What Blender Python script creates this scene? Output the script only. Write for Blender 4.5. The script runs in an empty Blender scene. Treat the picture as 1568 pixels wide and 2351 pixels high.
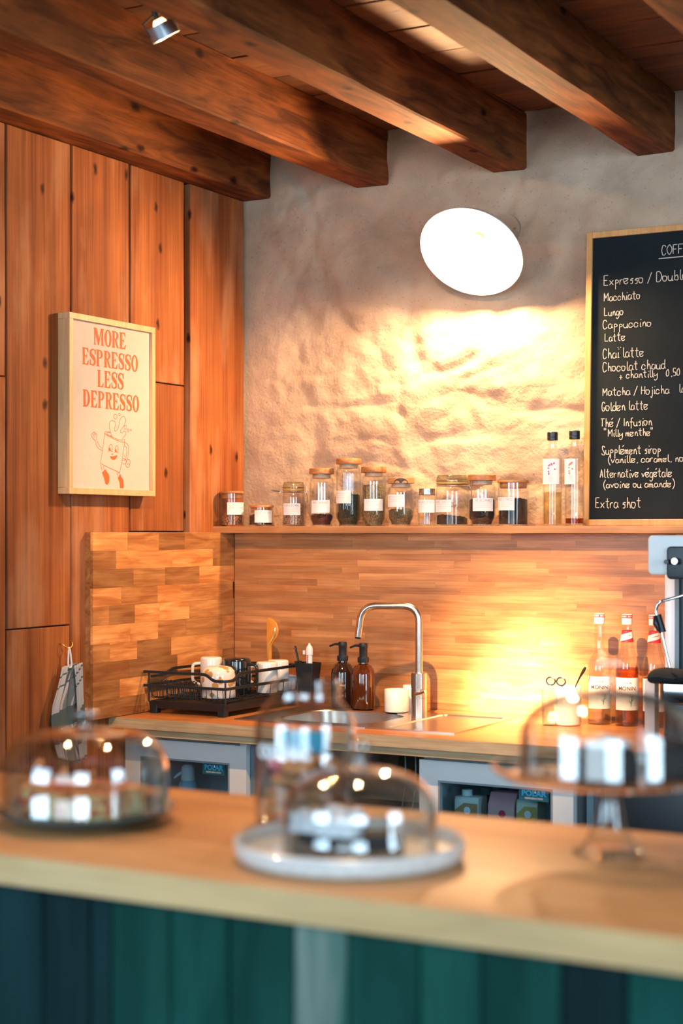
import bpy, bmesh, math, random
from mathutils import Vector, Matrix, noise
random.seed(7)
PI = math.pi
S = bpy.context.scene
COL = S.collection

# ---------------------------------------------------------------- camera
F = 3753.0; HY = 1221.0; CX = 784.0
TH = math.atan(2076 / 3753)
CAM = Vector((3.2, -4.985, 1.5))
cd = bpy.data.cameras.new('camera'); cam = bpy.data.objects.new('camera', cd); COL.objects.link(cam)
cam.location = CAM; cam.rotation_euler = (PI / 2, 0, TH)
cd.sensor_fit = 'HORIZONTAL'; cd.sensor_width = 36; cd.lens = 36 * F / 1568
cd.shift_y = (HY - 1175.5) / 1568
cd.clip_start = 0.05; cd.clip_end = 60
cd.dof.use_dof = True; cd.dof.focus_distance = 5.4; cd.dof.aperture_fstop = 3.5; cd.dof.aperture_blades = 0
S.camera = cam

# ---------------------------------------------------------------- world, lights, exposure
W = bpy.data.worlds.new('world'); S.world = W; W.use_nodes = True
bg = W.node_tree.nodes['Background']; bg.inputs[0].default_value = (0.42, 0.60, 0.72, 1); bg.inputs[1].default_value = 0.09
S.view_settings.view_transform = 'Standard'; S.view_settings.look = 'None'
S.view_settings.gamma = 1; S.view_settings.exposure = -0.08; S.view_settings.use_curve_mapping = False
S.cycles.transparent_max_bounces = 40; S.cycles.max_bounces = 10; S.cycles.use_denoising = True
S.cycles.sample_clamp_indirect = 6.0; S.cycles.caustics_refractive = False; S.cycles.caustics_reflective = False

def area(name, loc, target, sx, sy, power, color):
    l = bpy.data.lights.new(name, 'AREA'); l.shape = 'RECTANGLE'; l.size = sx; l.size_y = sy; l.energy = power; l.color = color
    o = bpy.data.objects.new(name, l); COL.objects.link(o); o.location = loc
    o.rotation_euler = (Vector(target) - Vector(loc)).to_track_quat('-Z', 'Y').to_euler(); return o
def spot(name, loc, target, power, color, size, blend=1.0, rad=0.02):
    l = bpy.data.lights.new(name, 'SPOT'); l.energy = power; l.color = color; l.spot_size = math.radians(size); l.spot_blend = blend; l.shadow_soft_size = rad
    o = bpy.data.objects.new(name, l); COL.objects.link(o); o.location = loc
    o.rotation_euler = (Vector(target) - Vector(loc)).to_track_quat('-Z', 'Y').to_euler(); return o
# daylight from the shop windows behind the viewpoint, plus added side and rear panels
area('window_daylight', (-0.6, -7.6, 2.0), (1.9, -2.6, 0.9), 2.4, 2.4, 240, (0.55, 0.80, 1.0))
area('window_daylight_right', (4.9, -8.0, 2.1), (1.6, -1.5, 1.1), 2.0, 2.4, 190, (0.62, 0.84, 1.0))
area('added_cool_fill_side', (5.6, -3.4, 1.7), (1.6, -1.9, 1.0), 1.2, 1.9, 100, (0.62, 0.84, 1.0))  # added cool fill from the right, brightens the fridge fronts and cartons
area('added_glint_panel_rear', (2.7, -9.6, 1.9), (1.9, -2.4, 1.1), 3.0, 1.9, 80, (0.70, 0.88, 1.0))  # added panel that puts pale highlights on the jars and domes
# ceiling spots in the bays between the beams, plus an added bar fill
spot('ceiling_spot_splash', (1.38, -2.12, 2.78), (1.15, 0.0, 0.86), 1500, (1.0, 0.66, 0.34), 22, 1.0, 0.02)
spot('ceiling_spot_splash_core', (1.38, -2.12, 2.78), (1.13, 0.0, 0.90), 4200, (1.0, 0.86, 0.66), 11, 1.0, 0.02)
spot('ceiling_spot_splash_spill', (1.38, -2.10, 2.78), (0.60, 0.0, 1.12), 230, (1.0, 0.54, 0.24), 56, 0.35, 0.025)
spot('ceiling_spot_beam', (0.83, -1.60, 2.765), (0.83 + .25, -1.60 + .47, 2.765 - .85), 45, (1.0, 0.52, 0.18), 168, 0.15, 0.012)
spot('added_bar_warm_fill', (1.75, -2.35, 2.80), (2.25, -2.95, 1.05), 75, (1.0, 0.62, 0.34), 74, 0.8, 0.03)  # added fill that warms the bar top and puts glints on the domes
spot('ceiling_spot_bar_left', (0.75, -2.30, 2.80), (1.45, -2.95, 1.05), 60, (1.0, 0.62, 0.34), 70, 0.8, 0.03)
for i, (x, y, z, p, c) in enumerate([(2.0, -5.6, 2.3, 11, (1, .52, .24)), (4.1, -5.2, 2.3, 6, (1, .55, .26)), (0.5, -4.4, 2.3, 7, (1, .50, .22))]):  # unseen points added for warm ambient fill and small glints on glass
    l = bpy.data.lights.new('added_warm_fill', 'POINT'); l.energy = p; l.color = c; l.shadow_soft_size = 0.22
    o = bpy.data.objects.new('added_warm_fill', l); COL.objects.link(o); o.location = (x, y, z)

# ---------------------------------------------------------------- where the photograph's sightlines meet the room's planes
def ray(u, v):
    a = (u - CX) / F; s, c = math.sin(TH), math.cos(TH)
    return Vector((-s + a * c, c + a * s, (HY - v) / F))
def PY(u, v, Y):
    q = ray(u, v); return CAM + q * ((Y - CAM.y) / q.y)
def PX(u, v, X):
    q = ray(u, v); return CAM + q * ((X - CAM.x) / q.x)
def PZ(u, v, Z):
    q = ray(u, v); return CAM + q * ((Z - CAM.z) / q.z)

# ---------------------------------------------------------------- materials
MATS = {}
def nt(name):
    m = bpy.data.materials.new(name); m.use_nodes = True; t = m.node_tree
    return m, t, t.nodes['Principled BSDF'], t.nodes.new, t.links.new
def rgb(c): return (c[0], c[1], c[2], 1)
def sset(b, k, v):
    if k in b.inputs: b.inputs[k].default_value = v
def mat(name, color, rough=0.5, metal=0.0, emit=None, estr=0, spec=None, coat=0, bump=0, bscale=80, vary=0, trans=0, alpha=1, sub=0):
    if name in MATS: return MATS[name]
    m, t, b, N, L = nt(name)
    b.inputs['Base Color'].default_value = rgb(color); b.inputs['Roughness'].default_value = rough; b.inputs['Metallic'].default_value = metal
    if emit: sset(b, 'Emission Color', rgb(emit)); sset(b, 'Emission Strength', estr)
    if spec is not None: sset(b, 'Specular IOR Level', spec)
    sset(b, 'Coat Weight', coat); sset(b, 'Transmission Weight', trans)
    if alpha < 1: b.inputs['Alpha'].default_value = alpha
    if bump or vary:
        tc = N('ShaderNodeTexCoord'); n = N('ShaderNodeTexNoise'); n.inputs['Scale'].default_value = bscale; n.inputs['Detail'].default_value = 4
        L(tc.outputs['Object'], n.inputs['Vector'])
        if bump:
            bp = N('ShaderNodeBump'); bp.inputs['Strength'].default_value = bump; bp.inputs['Distance'].default_value = 0.002
            L(n.outputs['Fac'], bp.inputs['Height']); L(bp.outputs['Normal'], b.inputs['Normal'])
        if vary:
            r = N('ShaderNodeValToRGB'); r.color_ramp.elements[0].position = .3; r.color_ramp.elements[1].position = .7
            r.color_ramp.elements[0].color = rgb([x * (1 - vary) for x in color]); r.color_ramp.elements[1].color = rgb([min(1, x * (1 + vary)) for x in color])
            L(n.outputs['Fac'], r.inputs['Fac']); L(r.outputs['Color'], b.inputs['Base Color'])
    MATS[name] = m; return m

def wood(name, dark, light, axis=2, rough=.55, grain=9, knots=0.0, vary=.25, bump=.25, blotch=.3, fine=.35, coat=0, pale=None, spec=.5):
    if name in MATS: return MATS[name]
    m, t, b, N, L = nt(name)
    tc = N('ShaderNodeTexCoord'); oi = N('ShaderNodeObjectInfo')
    mul = N('ShaderNodeVectorMath'); mul.operation = 'SCALE'; L(oi.outputs['Random'], mul.inputs['Scale']); mul.inputs[0].default_value = (31, 47, 23)
    add = N('ShaderNodeVectorMath'); L(tc.outputs['Object'], add.inputs[0]); L(mul.outputs[0], add.inputs[1])
    def mp(al, ac):
        k = N('ShaderNodeMapping'); sc = [ac, ac, ac]; sc[axis] = al; k.inputs['Scale'].default_value = sc; L(add.outputs[0], k.inputs['Vector']); return k.outputs[0]
    straight = knots and axis == 2
    def nz(vec, sc, det, dist=0):
        n = N('ShaderNodeTexNoise'); n.inputs['Scale'].default_value = sc; n.inputs['Detail'].default_value = det; n.inputs['Distortion'].default_value = dist; L(vec, n.inputs['Vector']); return n.outputs['Fac']
    g = nz(mp(.07, 1.6), grain, 5, .25) if straight else nz(mp(.35, 2.2), grain, 6, .9)
    r = N('ShaderNodeValToRGB'); e = r.color_ramp.elements; e[0].position = .28 if straight else .36; e[0].color = rgb(dark); e[1].position = .70 if straight else .66; e[1].color = rgb(light); L(g, r.inputs['Fac'])
    col = r.outputs['Color']
    def mixc(mode, fac, a, bcol):
        x = N('ShaderNodeMixRGB'); x.blend_type = mode
        if isinstance(fac, float): x.inputs[0].default_value = fac
        else: L(fac, x.inputs[0])
        L(a, x.inputs[1])
        if isinstance(bcol, tuple): x.inputs[2].default_value = rgb(bcol)
        else: L(bcol, x.inputs[2])
        return x.outputs[0]
    fn = nz(mp(.8 if straight else 2.0, 60), 3, 3)
    rr = N('ShaderNodeValToRGB'); rr.color_ramp.elements[0].position = .3; rr.color_ramp.elements[1].position = .62; rr.color_ramp.elements[0].color = (.35, .35, .35, 1); L(fn, rr.inputs['Fac'])
    col = mixc('MULTIPLY', fine, col, rr.outputs['Color'])
    bl = nz(add.outputs[0], 3.3, 4, .4)
    r3 = N('ShaderNodeValToRGB'); r3.color_ramp.elements[0].position = .35; r3.color_ramp.elements[1].position = .65; r3.color_ramp.elements[0].color = (.45, .40, .38, 1); L(bl, r3.inputs['Fac'])
    col = mixc('MULTIPLY', blotch, col, r3.outputs['Color'])
    if pale:
        r4 = N('ShaderNodeValToRGB'); r4.color_ramp.elements[0].position = .52; r4.color_ramp.elements[1].position = .75; r4.color_ramp.elements[0].color = (0, 0, 0, 1)
        L(nz(mp(.5, 1.6), 4.5, 6, .1), r4.inputs['Fac'])
        sc2 = N('ShaderNodeMath'); sc2.operation = 'MULTIPLY'; sc2.inputs[1].default_value = .45; L(r4.outputs['Color'], sc2.inputs[0])
        col = mixc('MIX', sc2.outputs[0], col, pale)
    if knots:
        # knots: a flat cell pattern over (across the grain, along the grain)
        v = N('ShaderNodeTexVoronoi'); v.voronoi_dimensions = '2D'; v.inputs['Scale'].default_value = 1
        nn = N('ShaderNodeTexNoise'); nn.inputs['Scale'].default_value = 40; L(add.outputs[0], nn.inputs['Vector'])
        ks = N('ShaderNodeVectorMath'); ks.operation = 'SCALE'; ks.inputs['Scale'].default_value = .012; L(nn.outputs['Color'], ks.inputs[0])
        k2 = N('ShaderNodeVectorMath'); L(add.outputs[0], k2.inputs[0]); L(ks.outputs[0], k2.inputs[1])
        sx_ = N('ShaderNodeSeparateXYZ'); L(k2.outputs[0], sx_.inputs[0]); oth = [i for i in range(3) if i != axis]
        sm = N('ShaderNodeMath'); L(sx_.outputs[oth[0]], sm.inputs[0]); L(sx_.outputs[oth[1]], sm.inputs[1])
        a1 = N('ShaderNodeMath'); a1.operation = 'MULTIPLY'; a1.inputs[1].default_value = 6.5; L(sm.outputs[0], a1.inputs[0])
        a2 = N('ShaderNodeMath'); a2.operation = 'MULTIPLY'; a2.inputs[1].default_value = 3.6; L(sx_.outputs[axis], a2.inputs[0])
        cb_ = N('ShaderNodeCombineXYZ'); L(a1.outputs[0], cb_.inputs[0]); L(a2.outputs[0], cb_.inputs[1]); L(cb_.outputs[0], v.inputs['Vector'])
        kr = N('ShaderNodeValToRGB'); ke = kr.color_ramp.elements; ke[0].position = .022 * knots; ke[0].color = (.10, .06, .05, 1); ke[1].position = .085 * knots; ke[1].color = (1, 1, 1, 1)
        q1 = ke.new(.050 * knots); q1.color = (.42, .32, .28, 1)
        L(v.outputs['Distance'], kr.inputs['Fac']); gs = N('ShaderNodeSeparateColor'); L(v.outputs['Color'], gs.inputs[0]); gt = N('ShaderNodeMath'); gt.operation = 'GREATER_THAN'; gt.inputs[1].default_value = .62 if straight else .80; L(gs.outputs[0], gt.inputs[0])
        col = mixc('MULTIPLY', gt.outputs[0], col, kr.outputs['Color'])
    hs = N('ShaderNodeHueSaturation'); mr = N('ShaderNodeMapRange'); mr.inputs['To Min'].default_value = 1 - vary; mr.inputs['To Max'].default_value = 1 + vary
    L(oi.outputs['Random'], mr.inputs['Value']); L(mr.outputs[0], hs.inputs['Value'])
    L(col, hs.inputs['Color']); L(hs.outputs[0], b.inputs['Base Color'])
    b.inputs['Roughness'].default_value = rough; sset(b, 'Specular IOR Level', spec); sset(b, 'Coat Weight', coat); sset(b, 'Coat Roughness', .25)
    bp = N('ShaderNodeBump'); bp.inputs['Strength'].default_value = bump; bp.inputs['Distance'].default_value = .003
    ad = N('ShaderNodeMath'); L(fn, ad.inputs[0]); L(g, ad.inputs[1]); L(ad.outputs[0], bp.inputs['Height']); L(bp.outputs['Normal'], b.inputs['Normal'])
    MATS[name] = m; return m

def glass(name, tint=(1, 1, 1), edge=(.90, .92, .92), refl=1.0, rough=0.02):
    if name in MATS: return MATS[name]
    m = bpy.data.materials.new(name); m.use_nodes = True; t = m.node_tree; t.nodes.clear(); N = t.nodes.new; L = t.links.new
    out = N('ShaderNodeOutputMaterial'); tr = N('ShaderNodeBsdfTransparent'); gl = N('ShaderNodeBsdfGlossy'); gl.inputs['Roughness'].default_value = rough
    lw = N('ShaderNodeLayerWeight'); lw.inputs['Blend'].default_value = .25
    mx = N('ShaderNodeMixRGB'); L(lw.outputs['Facing'], mx.inputs[0]); mx.inputs[1].default_value = rgb(tint); mx.inputs[2].default_value = rgb([tint[i] * edge[i] for i in range(3)])
    L(mx.outputs[0], tr.inputs['Color'])
    # reflectance of a thin pane: Schlick curve on the facing angle, the same from either side
    lf = N('ShaderNodeLayerWeight'); lf.inputs['Blend'].default_value = .5
    pw = N('ShaderNodeMath'); pw.operation = 'POWER'; pw.inputs[1].default_value = 4.0; L(lf.outputs['Facing'], pw.inputs[0])
    mu = N('ShaderNodeMath'); mu.operation = 'MULTIPLY_ADD'; mu.use_clamp = True; mu.inputs[1].default_value = .55 * refl; mu.inputs[2].default_value = .045 * refl; L(pw.outputs[0], mu.inputs[0])
    mi = N('ShaderNodeMixShader'); L(mu.outputs[0], mi.inputs[0]); L(tr.outputs[0], mi.inputs[1]); L(gl.outputs[0], mi.inputs[2]); L(mi.outputs[0], out.inputs[0])
    MATS[name] = m; return m

def speckle(name, cols, scale=220, rough=.8):
    if name in MATS: return MATS[name]
    m, t, b, N, L = nt(name); tc = N('ShaderNodeTexCoord'); v = N('ShaderNodeTexVoronoi'); v.inputs['Scale'].default_value = scale * 2.3
    mp = N('ShaderNodeMapping'); mp.inputs['Rotation'].default_value = (.6, .3, .4); mp.inputs['Scale'].default_value = (1, 1, .45)
    L(tc.outputs['Object'], mp.inputs['Vector']); L(mp.outputs[0], v.inputs['Vector'])
    sp = N('ShaderNodeSeparateColor'); L(v.outputs['Color'], sp.inputs[0])
    r = N('ShaderNodeValToRGB'); r.color_ramp.interpolation = 'CONSTANT'
    n = len(cols); r.color_ramp.elements[0].color = rgb(cols[0]); r.color_ramp.elements[1].position = 1 / n; r.color_ramp.elements[1].color = rgb(cols[1])
    for i in range(2, n):
        e = r.color_ramp.elements.new(i / n); e.color = rgb(cols[i])
    L(sp.outputs[0], r.inputs['Fac']); L(r.outputs['Color'], b.inputs['Base Color']); b.inputs['Roughness'].default_value = rough
    bp = N('ShaderNodeBump'); bp.inputs['Strength'].default_value = .8; bp.inputs['Distance'].default_value = .003; L(v.outputs['Distance'], bp.inputs['Height']); L(bp.outputs['Normal'], b.inputs['Normal'])
    MATS[name] = m; return m

def plaster():
    m, t, b, N, L = nt('rough_plaster'); tc = N('ShaderNodeTexCoord')
    n1 = N('ShaderNodeTexNoise'); n1.inputs['Scale'].default_value = 4; n1.inputs['Detail'].default_value = 6; L(tc.outputs['Object'], n1.inputs['Vector'])
    r = N('ShaderNodeValToRGB'); e = r.color_ramp.elements; e[0].position = .3; e[0].color = (.40, .285, .20, 1); e[1].position = .65; e[1].color = (.60, .46, .335, 1); L(n1.outputs['Fac'], r.inputs['Fac'])
    # pores
    n2 = N('ShaderNodeTexNoise'); n2.inputs['Scale'].default_value = 120; n2.inputs['Detail'].default_value = 6; n2.inputs['Roughness'].default_value = .65; L(tc.outputs['Object'], n2.inputs['Vector'])
    r2 = N('ShaderNodeValToRGB'); r2.color_ramp.elements[0].position = .27; r2.color_ramp.elements[0].color = (.42, .36, .32, 1); r2.color_ramp.elements[1].position = .40; L(n2.outputs['Fac'], r2.inputs['Fac'])
    mx = N('ShaderNodeMixRGB'); mx.blend_type = 'MULTIPLY'; mx.inputs[0].default_value = .85; L(r.outputs['Color'], mx.inputs[1]); L(r2.outputs['Color'], mx.inputs[2])
    # rust-brown stains
    n3 = N('ShaderNodeTexNoise'); n3.inputs['Scale'].default_value = 7; n3.inputs['Detail'].default_value = 8; n3.inputs['Roughness'].default_value = .7; L(tc.outputs['Object'], n3.inputs['Vector'])
    r3 = N('ShaderNodeValToRGB'); r3.color_ramp.elements[0].position = .66; r3.color_ramp.elements[0].color = (0, 0, 0, 1); r3.color_ramp.elements[1].position = .76; r3.color_ramp.elements[1].color = (.7, .7, .7, 1); L(n3.outputs['Fac'], r3.inputs['Fac'])
    mx2 = N('ShaderNodeMixRGB'); L(r3.outputs['Color'], mx2.inputs[0]); L(mx.outputs[0], mx2.inputs[1]); mx2.inputs[2].default_value = (.38, .22, .11, 1)
    L(mx2.outputs[0], b.inputs['Base Color']); b.inputs['Roughness'].default_value = .92; sset(b, 'Specular IOR Level', .15)
    bp = N('ShaderNodeBump'); bp.inputs['Strength'].default_value = .8; bp.inputs['Distance'].default_value = .0035
    n4 = N('ShaderNodeTexNoise'); n4.inputs['Scale'].default_value = 90; n4.inputs['Detail'].default_value = 5; L(tc.outputs['Object'], n4.inputs['Vector'])
    L(n4.outputs['Fac'], bp.inputs['Height']); L(bp.outputs['Normal'], b.inputs['Normal']); return m

M_plank = wood('weathered_pine', (.25, .062, .015), (.49, .165, .045), 2, .7, 15, 1.0, .14, .6, .4, .6, pale=(.60, .34, .20), spec=.25)
M_beam = wood('oiled_oak_beam', (.12, .035, .010), (.37, .115, .028), 1, .75, 9, 1.3, .12, .35, .55, .35, spec=.2)
M_cboard = wood('ceiling_boarding', (.12, .042, .018), (.25, .095, .035), 0, .6, 6, .7, .3, .3, .4, .35)
M_stave = wood('beech_stave', (.48, .185, .06), (.66, .31, .115), 0, .42, 10, 0, .22, .12, .2, .35)
M_stave2 = wood('oiled_walnut_stave', (.40, .145, .04), (.68, .32, .11), 1, .42, 14, .3, .50, .15, .2, .35)
M_shelf = wood('oak_shelf', (.50, .22, .085), (.66, .33, .13), 0, .5, 8, 0, .05, .15, .15, .3)
M_top = wood('oiled_beech_top', (.40, .15, .045), (.58, .25, .085), 0, .32, 10, 0, .12, .1, .25, .3)
M_edge = wood('pale_ply_edge', (.50, .33, .17), (.64, .46, .26), 0, .6, 14, 0, .05, .2, .2, .3)
M_bar = wood('bar_top_oak', (.50, .22, .08), (.66, .34, .14), 0, .45, 5, 0, .02, .06, .3, .3, spec=.3)
M_baredge = wood('bar_top_sawn_edge', (.54, .33, .13), (.68, .46, .22), 0, .6, 7, 0, .02, .2, .3, .25)
M_lid = wood('acacia_lid', (.40, .15, .045), (.66, .31, .11), 0, .45, 20, 0, .2, .1, .2, .3)
M_frame = wood('oak_picture_frame', (.62, .40, .20), (.74, .50, .27), 2, .5, 12, 0, .02, .1, .1, .2)
M_bframe = wood('pine_board_frame', (.62, .30, .09), (.74, .38, .13), 2, .5, 12, 0, .02, .1, .1, .2)
M_green = wood('worn_green_paint', (.002, .045, .038), (.009, .090, .070), 2, .7, 4, 0, .25, .3, .4, .3, spec=.12)
M_greenworn = wood('green_paint_worn_to_wood', (.01, .09, .07), (.28, .32, .28), 2, .6, 5, 0, .1, .3, .3, .3)
M_darkgreen = wood('dark_green_paint', (.002, .016, .020), (.005, .03, .032), 2, .7, 4, 0, .2, .3, .4, .3, spec=.12)
M_black = mat('matt_black_metal', (.008, .012, .016), .45)
M_blackp = mat('black_plastic', (.01, .014, .018), .35)
M_white = mat('white_enamel', (.78, .80, .80), .3, vary=.03, bscale=8)
M_ceram = mat('white_glazed_ceramic', (.80, .78, .74), .18, coat=.4, vary=.04, bscale=30)
M_steel = mat('brushed_steel', (.52, .45, .40), .28, 1.0, bump=.1, bscale=200)
M_chrome = mat('polished_steel', (.75, .76, .78), .12, 1.0)
M_paper = mat('white_label_paper', (.82, .82, .82), .8)
M_ink = mat('grey_pen_ink', (.18, .22, .30), .8)
M_inkred = mat('red_pen_ink', (.60, .10, .10), .8)
M_glass = glass('clear_glass')
M_glassf = glass('clear_glass_thick', (.985, .995, .99), (.84, .88, .90), 2.4)
M_lipglass = glass('green_edge_glass', (.86, .88, .78), (.5, .5, .4), 1.5)
M_dark = mat('dark_recess', (.006, .010, .012), .9)

# ---------------------------------------------------------------- mesh helpers
class MB:
    def __init__(s): s.v = []; s.f = []; s.m = []
    def add(s, vs, fs, mi=0):
        o = len(s.v); s.v += [tuple(p) for p in vs]; s.f += [tuple(i + o for i in f) for f in fs]; s.m += [mi] * len(fs); return s
    def box(s, x0, x1, y0, y1, z0, z1, mi=0):
        return s.add([(x0, y0, z0), (x1, y0, z0), (x1, y1, z0), (x0, y1, z0), (x0, y0, z1), (x1, y0, z1), (x1, y1, z1), (x0, y1, z1)],
                     [(0, 3, 2, 1), (4, 5, 6, 7), (0, 1, 5, 4), (1, 2, 6, 5), (2, 3, 7, 6), (3, 0, 4, 7)], mi)
    def lathe(s, prof, n=40, c=(0, 0, 0), flute=0, nf=14, mi=0, caps=True):
        vs = []; fs = []
        for r, z in prof:
            for i in range(n):
                a = 2 * PI * i / n; q = r * (1 + flute * abs(math.sin(a * nf / 2))) if flute else r
                vs.append((c[0] + q * math.cos(a), c[1] + q * math.sin(a), c[2] + z))
        k = len(prof)
        for j in range(k - 1):
            for i in range(n):
                i2 = (i + 1) % n; fs.append((j * n + i, j * n + i2, (j + 1) * n + i2, (j + 1) * n + i))
        if caps:
            if prof[0][0] > 1e-6: fs.append(tuple(range(n - 1, -1, -1)))
            if prof[-1][0] > 1e-6: fs.append(tuple((k - 1) * n + i for i in range(n)))
        return s.add(vs, fs, mi)
    def tube(s, pts, r, n=10, closed=False, mi=0):
        pts = [Vector(p) for p in pts]; k = len(pts); vs = []; fs = []; up = None
        for j, p in enumerate(pts):
            if closed: d = pts[(j + 1) % k] - pts[j - 1]
            else: d = pts[min(j + 1, k - 1)] - pts[max(j - 1, 0)]
            d.normalize()
            if up is None: up = d.orthogonal().normalized()
            else:
                up = up - d * up.dot(d)
                up = up.normalized() if up.length > 1e-6 else d.orthogonal().normalized()
            w = d.cross(up); rr = r[j] if isinstance(r, (list, tuple)) else r
            for i in range(n):
                a = 2 * PI * i / n; vs.append(p + up * (rr * math.cos(a)) + w * (rr * math.sin(a)))
        for j in range(k if closed else k - 1):
            j2 = (j + 1) % k
            for i in range(n):
                i2 = (i + 1) % n; fs.append((j * n + i, j * n + i2, j2 * n + i2, j2 * n + i))
        if not closed: fs += [tuple(range(n - 1, -1, -1)), tuple((k - 1) * n + i for i in range(n))]
        return s.add(vs, fs, mi)
    def loft(s, loops, close_ends=(True, True), mi=0):
        n = len(loops[0]); vs = [p for l in loops for p in l]; fs = []
        for j in range(len(loops) - 1):
            for i in range(n):
                i2 = (i + 1) % n; fs.append((j * n + i, j * n + i2, (j + 1) * n + i2, (j + 1) * n + i))
        if close_ends[0]: fs.append(tuple(range(n - 1, -1, -1)))
        if close_ends[1]: fs.append(tuple((len(loops) - 1) * n + i for i in range(n)))
        return s.add(vs, fs, mi)
    def strokes(s, strokes, w, f, mi=0):
        """flat ribbons: strokes are lists of 2-D points; f maps (x, y) to 3-D"""
        for st in strokes:
            p = smooth(st); k = len(p)
            if k < 2: continue
            vs = []; fs = []
            for j in range(k):
                a = p[max(j - 1, 0)]; b = p[min(j + 1, k - 1)]; dx, dy = b[0] - a[0], b[1] - a[1]; l = math.hypot(dx, dy) or 1
                nx, ny = -dy / l * w / 2, dx / l * w / 2
                vs += [f(p[j][0] + nx, p[j][1] + ny), f(p[j][0] - nx, p[j][1] - ny)]
            for j in range(k - 1): fs.append((2 * j, 2 * j + 1, 2 * j + 3, 2 * j + 2))
            s.add(vs, fs, mi)
        return s
    def build(s, name, mats, parent=None, loc=None, smooth_=False, bevel=0, bseg=2, angle=40, label=None):
        me = bpy.data.meshes.new(name); me.from_pydata(s.v, [], s.f)
        if not isinstance(mats, (list, tuple)): mats = [mats]
        for m in mats: me.materials.append(m)
        me.polygons.foreach_set('material_index', s.m)
        bm = bmesh.new(); bm.from_mesh(me)
        if bevel:
            bmesh.ops.remove_doubles(bm, verts=bm.verts, dist=1e-5)
            ed = [e for e in bm.edges if len(e.link_faces) == 2 and e.calc_face_angle(0) > .6]
            bmesh.ops.bevel(bm, geom=ed, offset=bevel, segments=bseg, profile=.5, affect='EDGES', clamp_overlap=True)
        bmesh.ops.recalc_face_normals(bm, faces=bm.faces)
        if smooth_ or bevel:
            for fc in bm.faces: fc.smooth = True
            for e in bm.edges:
                if len(e.link_faces) == 2 and e.calc_face_angle(0) > math.radians(angle): e.smooth = False
        bm.to_mesh(me); bm.free()
        o = bpy.data.objects.new(name, me); COL.objects.link(o)
        if parent: o.parent = parent
        if loc: o.location = loc
        if label: o['label'] = label
        return o

def smooth(p, sub=4):
    if len(p) < 3: return p
    out = []
    for i in range(len(p) - 1):
        p0 = p[max(i - 1, 0)]; p1 = p[i]; p2 = p[i + 1]; p3 = p[min(i + 2, len(p) - 1)]
        if math.dist(p1, p2) < 1e-9: continue
        for k in range(sub):
            t = k / sub
            out.append(tuple(.5 * ((2 * p1[c]) + (-p0[c] + p2[c]) * t + (2 * p0[c] - 5 * p1[c] + 4 * p2[c] - p3[c]) * t * t + (-p0[c] + 3 * p1[c] - 3 * p2[c] + p3[c]) * t ** 3) for c in range(2)))
    out.append(tuple(p[-1])); return out
def smooth3(p, sub=6):
    p = [Vector(q) for q in p]; out = []
    for i in range(len(p) - 1):
        p0 = p[max(i - 1, 0)]; p1 = p[i]; p2 = p[i + 1]; p3 = p[min(i + 2, len(p) - 1)]
        for k in range(sub):
            t = k / sub
            out.append(.5 * ((2 * p1) + (p2 - p0) * t + (2 * p0 - 5 * p1 + 4 * p2 - p3) * t * t + (3 * p1 - p0 - 3 * p2 + p3) * t ** 3))
    out.append(p[-1]); return out
def rrect(x0, x1, y0, y1, r, z, n=6):
    out = []
    for cx, cy, a0 in ((x1 - r, y1 - r, 0), (x0 + r, y1 - r, 90), (x0 + r, y0 + r, 180), (x1 - r, y0 + r, 270)):
        for i in range(n + 1):
            a = math.radians(a0 + 90 * i / n); out.append((cx + r * math.cos(a), cy + r * math.sin(a), z))
    return out
def fillet(pts, r, n=6):
    out = [Vector(pts[0])]
    for i in range(1, len(pts) - 1):
        a, b, c = Vector(pts[i - 1]), Vector(pts[i]), Vector(pts[i + 1]); d1 = (a - b).normalized(); d2 = (c - b).normalized()
        q = min(r, (a - b).length * .49, (c - b).length * .49); s0 = b + d1 * q; s1 = b + d2 * q
        for k in range(n + 1):
            t = k / n; out.append(s0 * (1 - t) ** 2 + b * 2 * t * (1 - t) + s1 * t * t)
    out.append(Vector(pts[-1])); return out

def thing(name, loc, label, cat, group=None, rz=0):
    o = bpy.data.objects.new(name, None); o.empty_display_size = .05; COL.objects.link(o); o.location = loc; o.rotation_euler = (0, 0, rz)
    return tag(o, label, cat, group)
def tag(o, label, cat, group=None):
    o['label'] = label; o['category'] = cat
    if group: o['group'] = group
    return o
def struct(o): o['kind'] = 'structure'; return o
def empty_struct(name): 
    o = bpy.data.objects.new(name, None); COL.objects.link(o); return struct(o)

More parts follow.
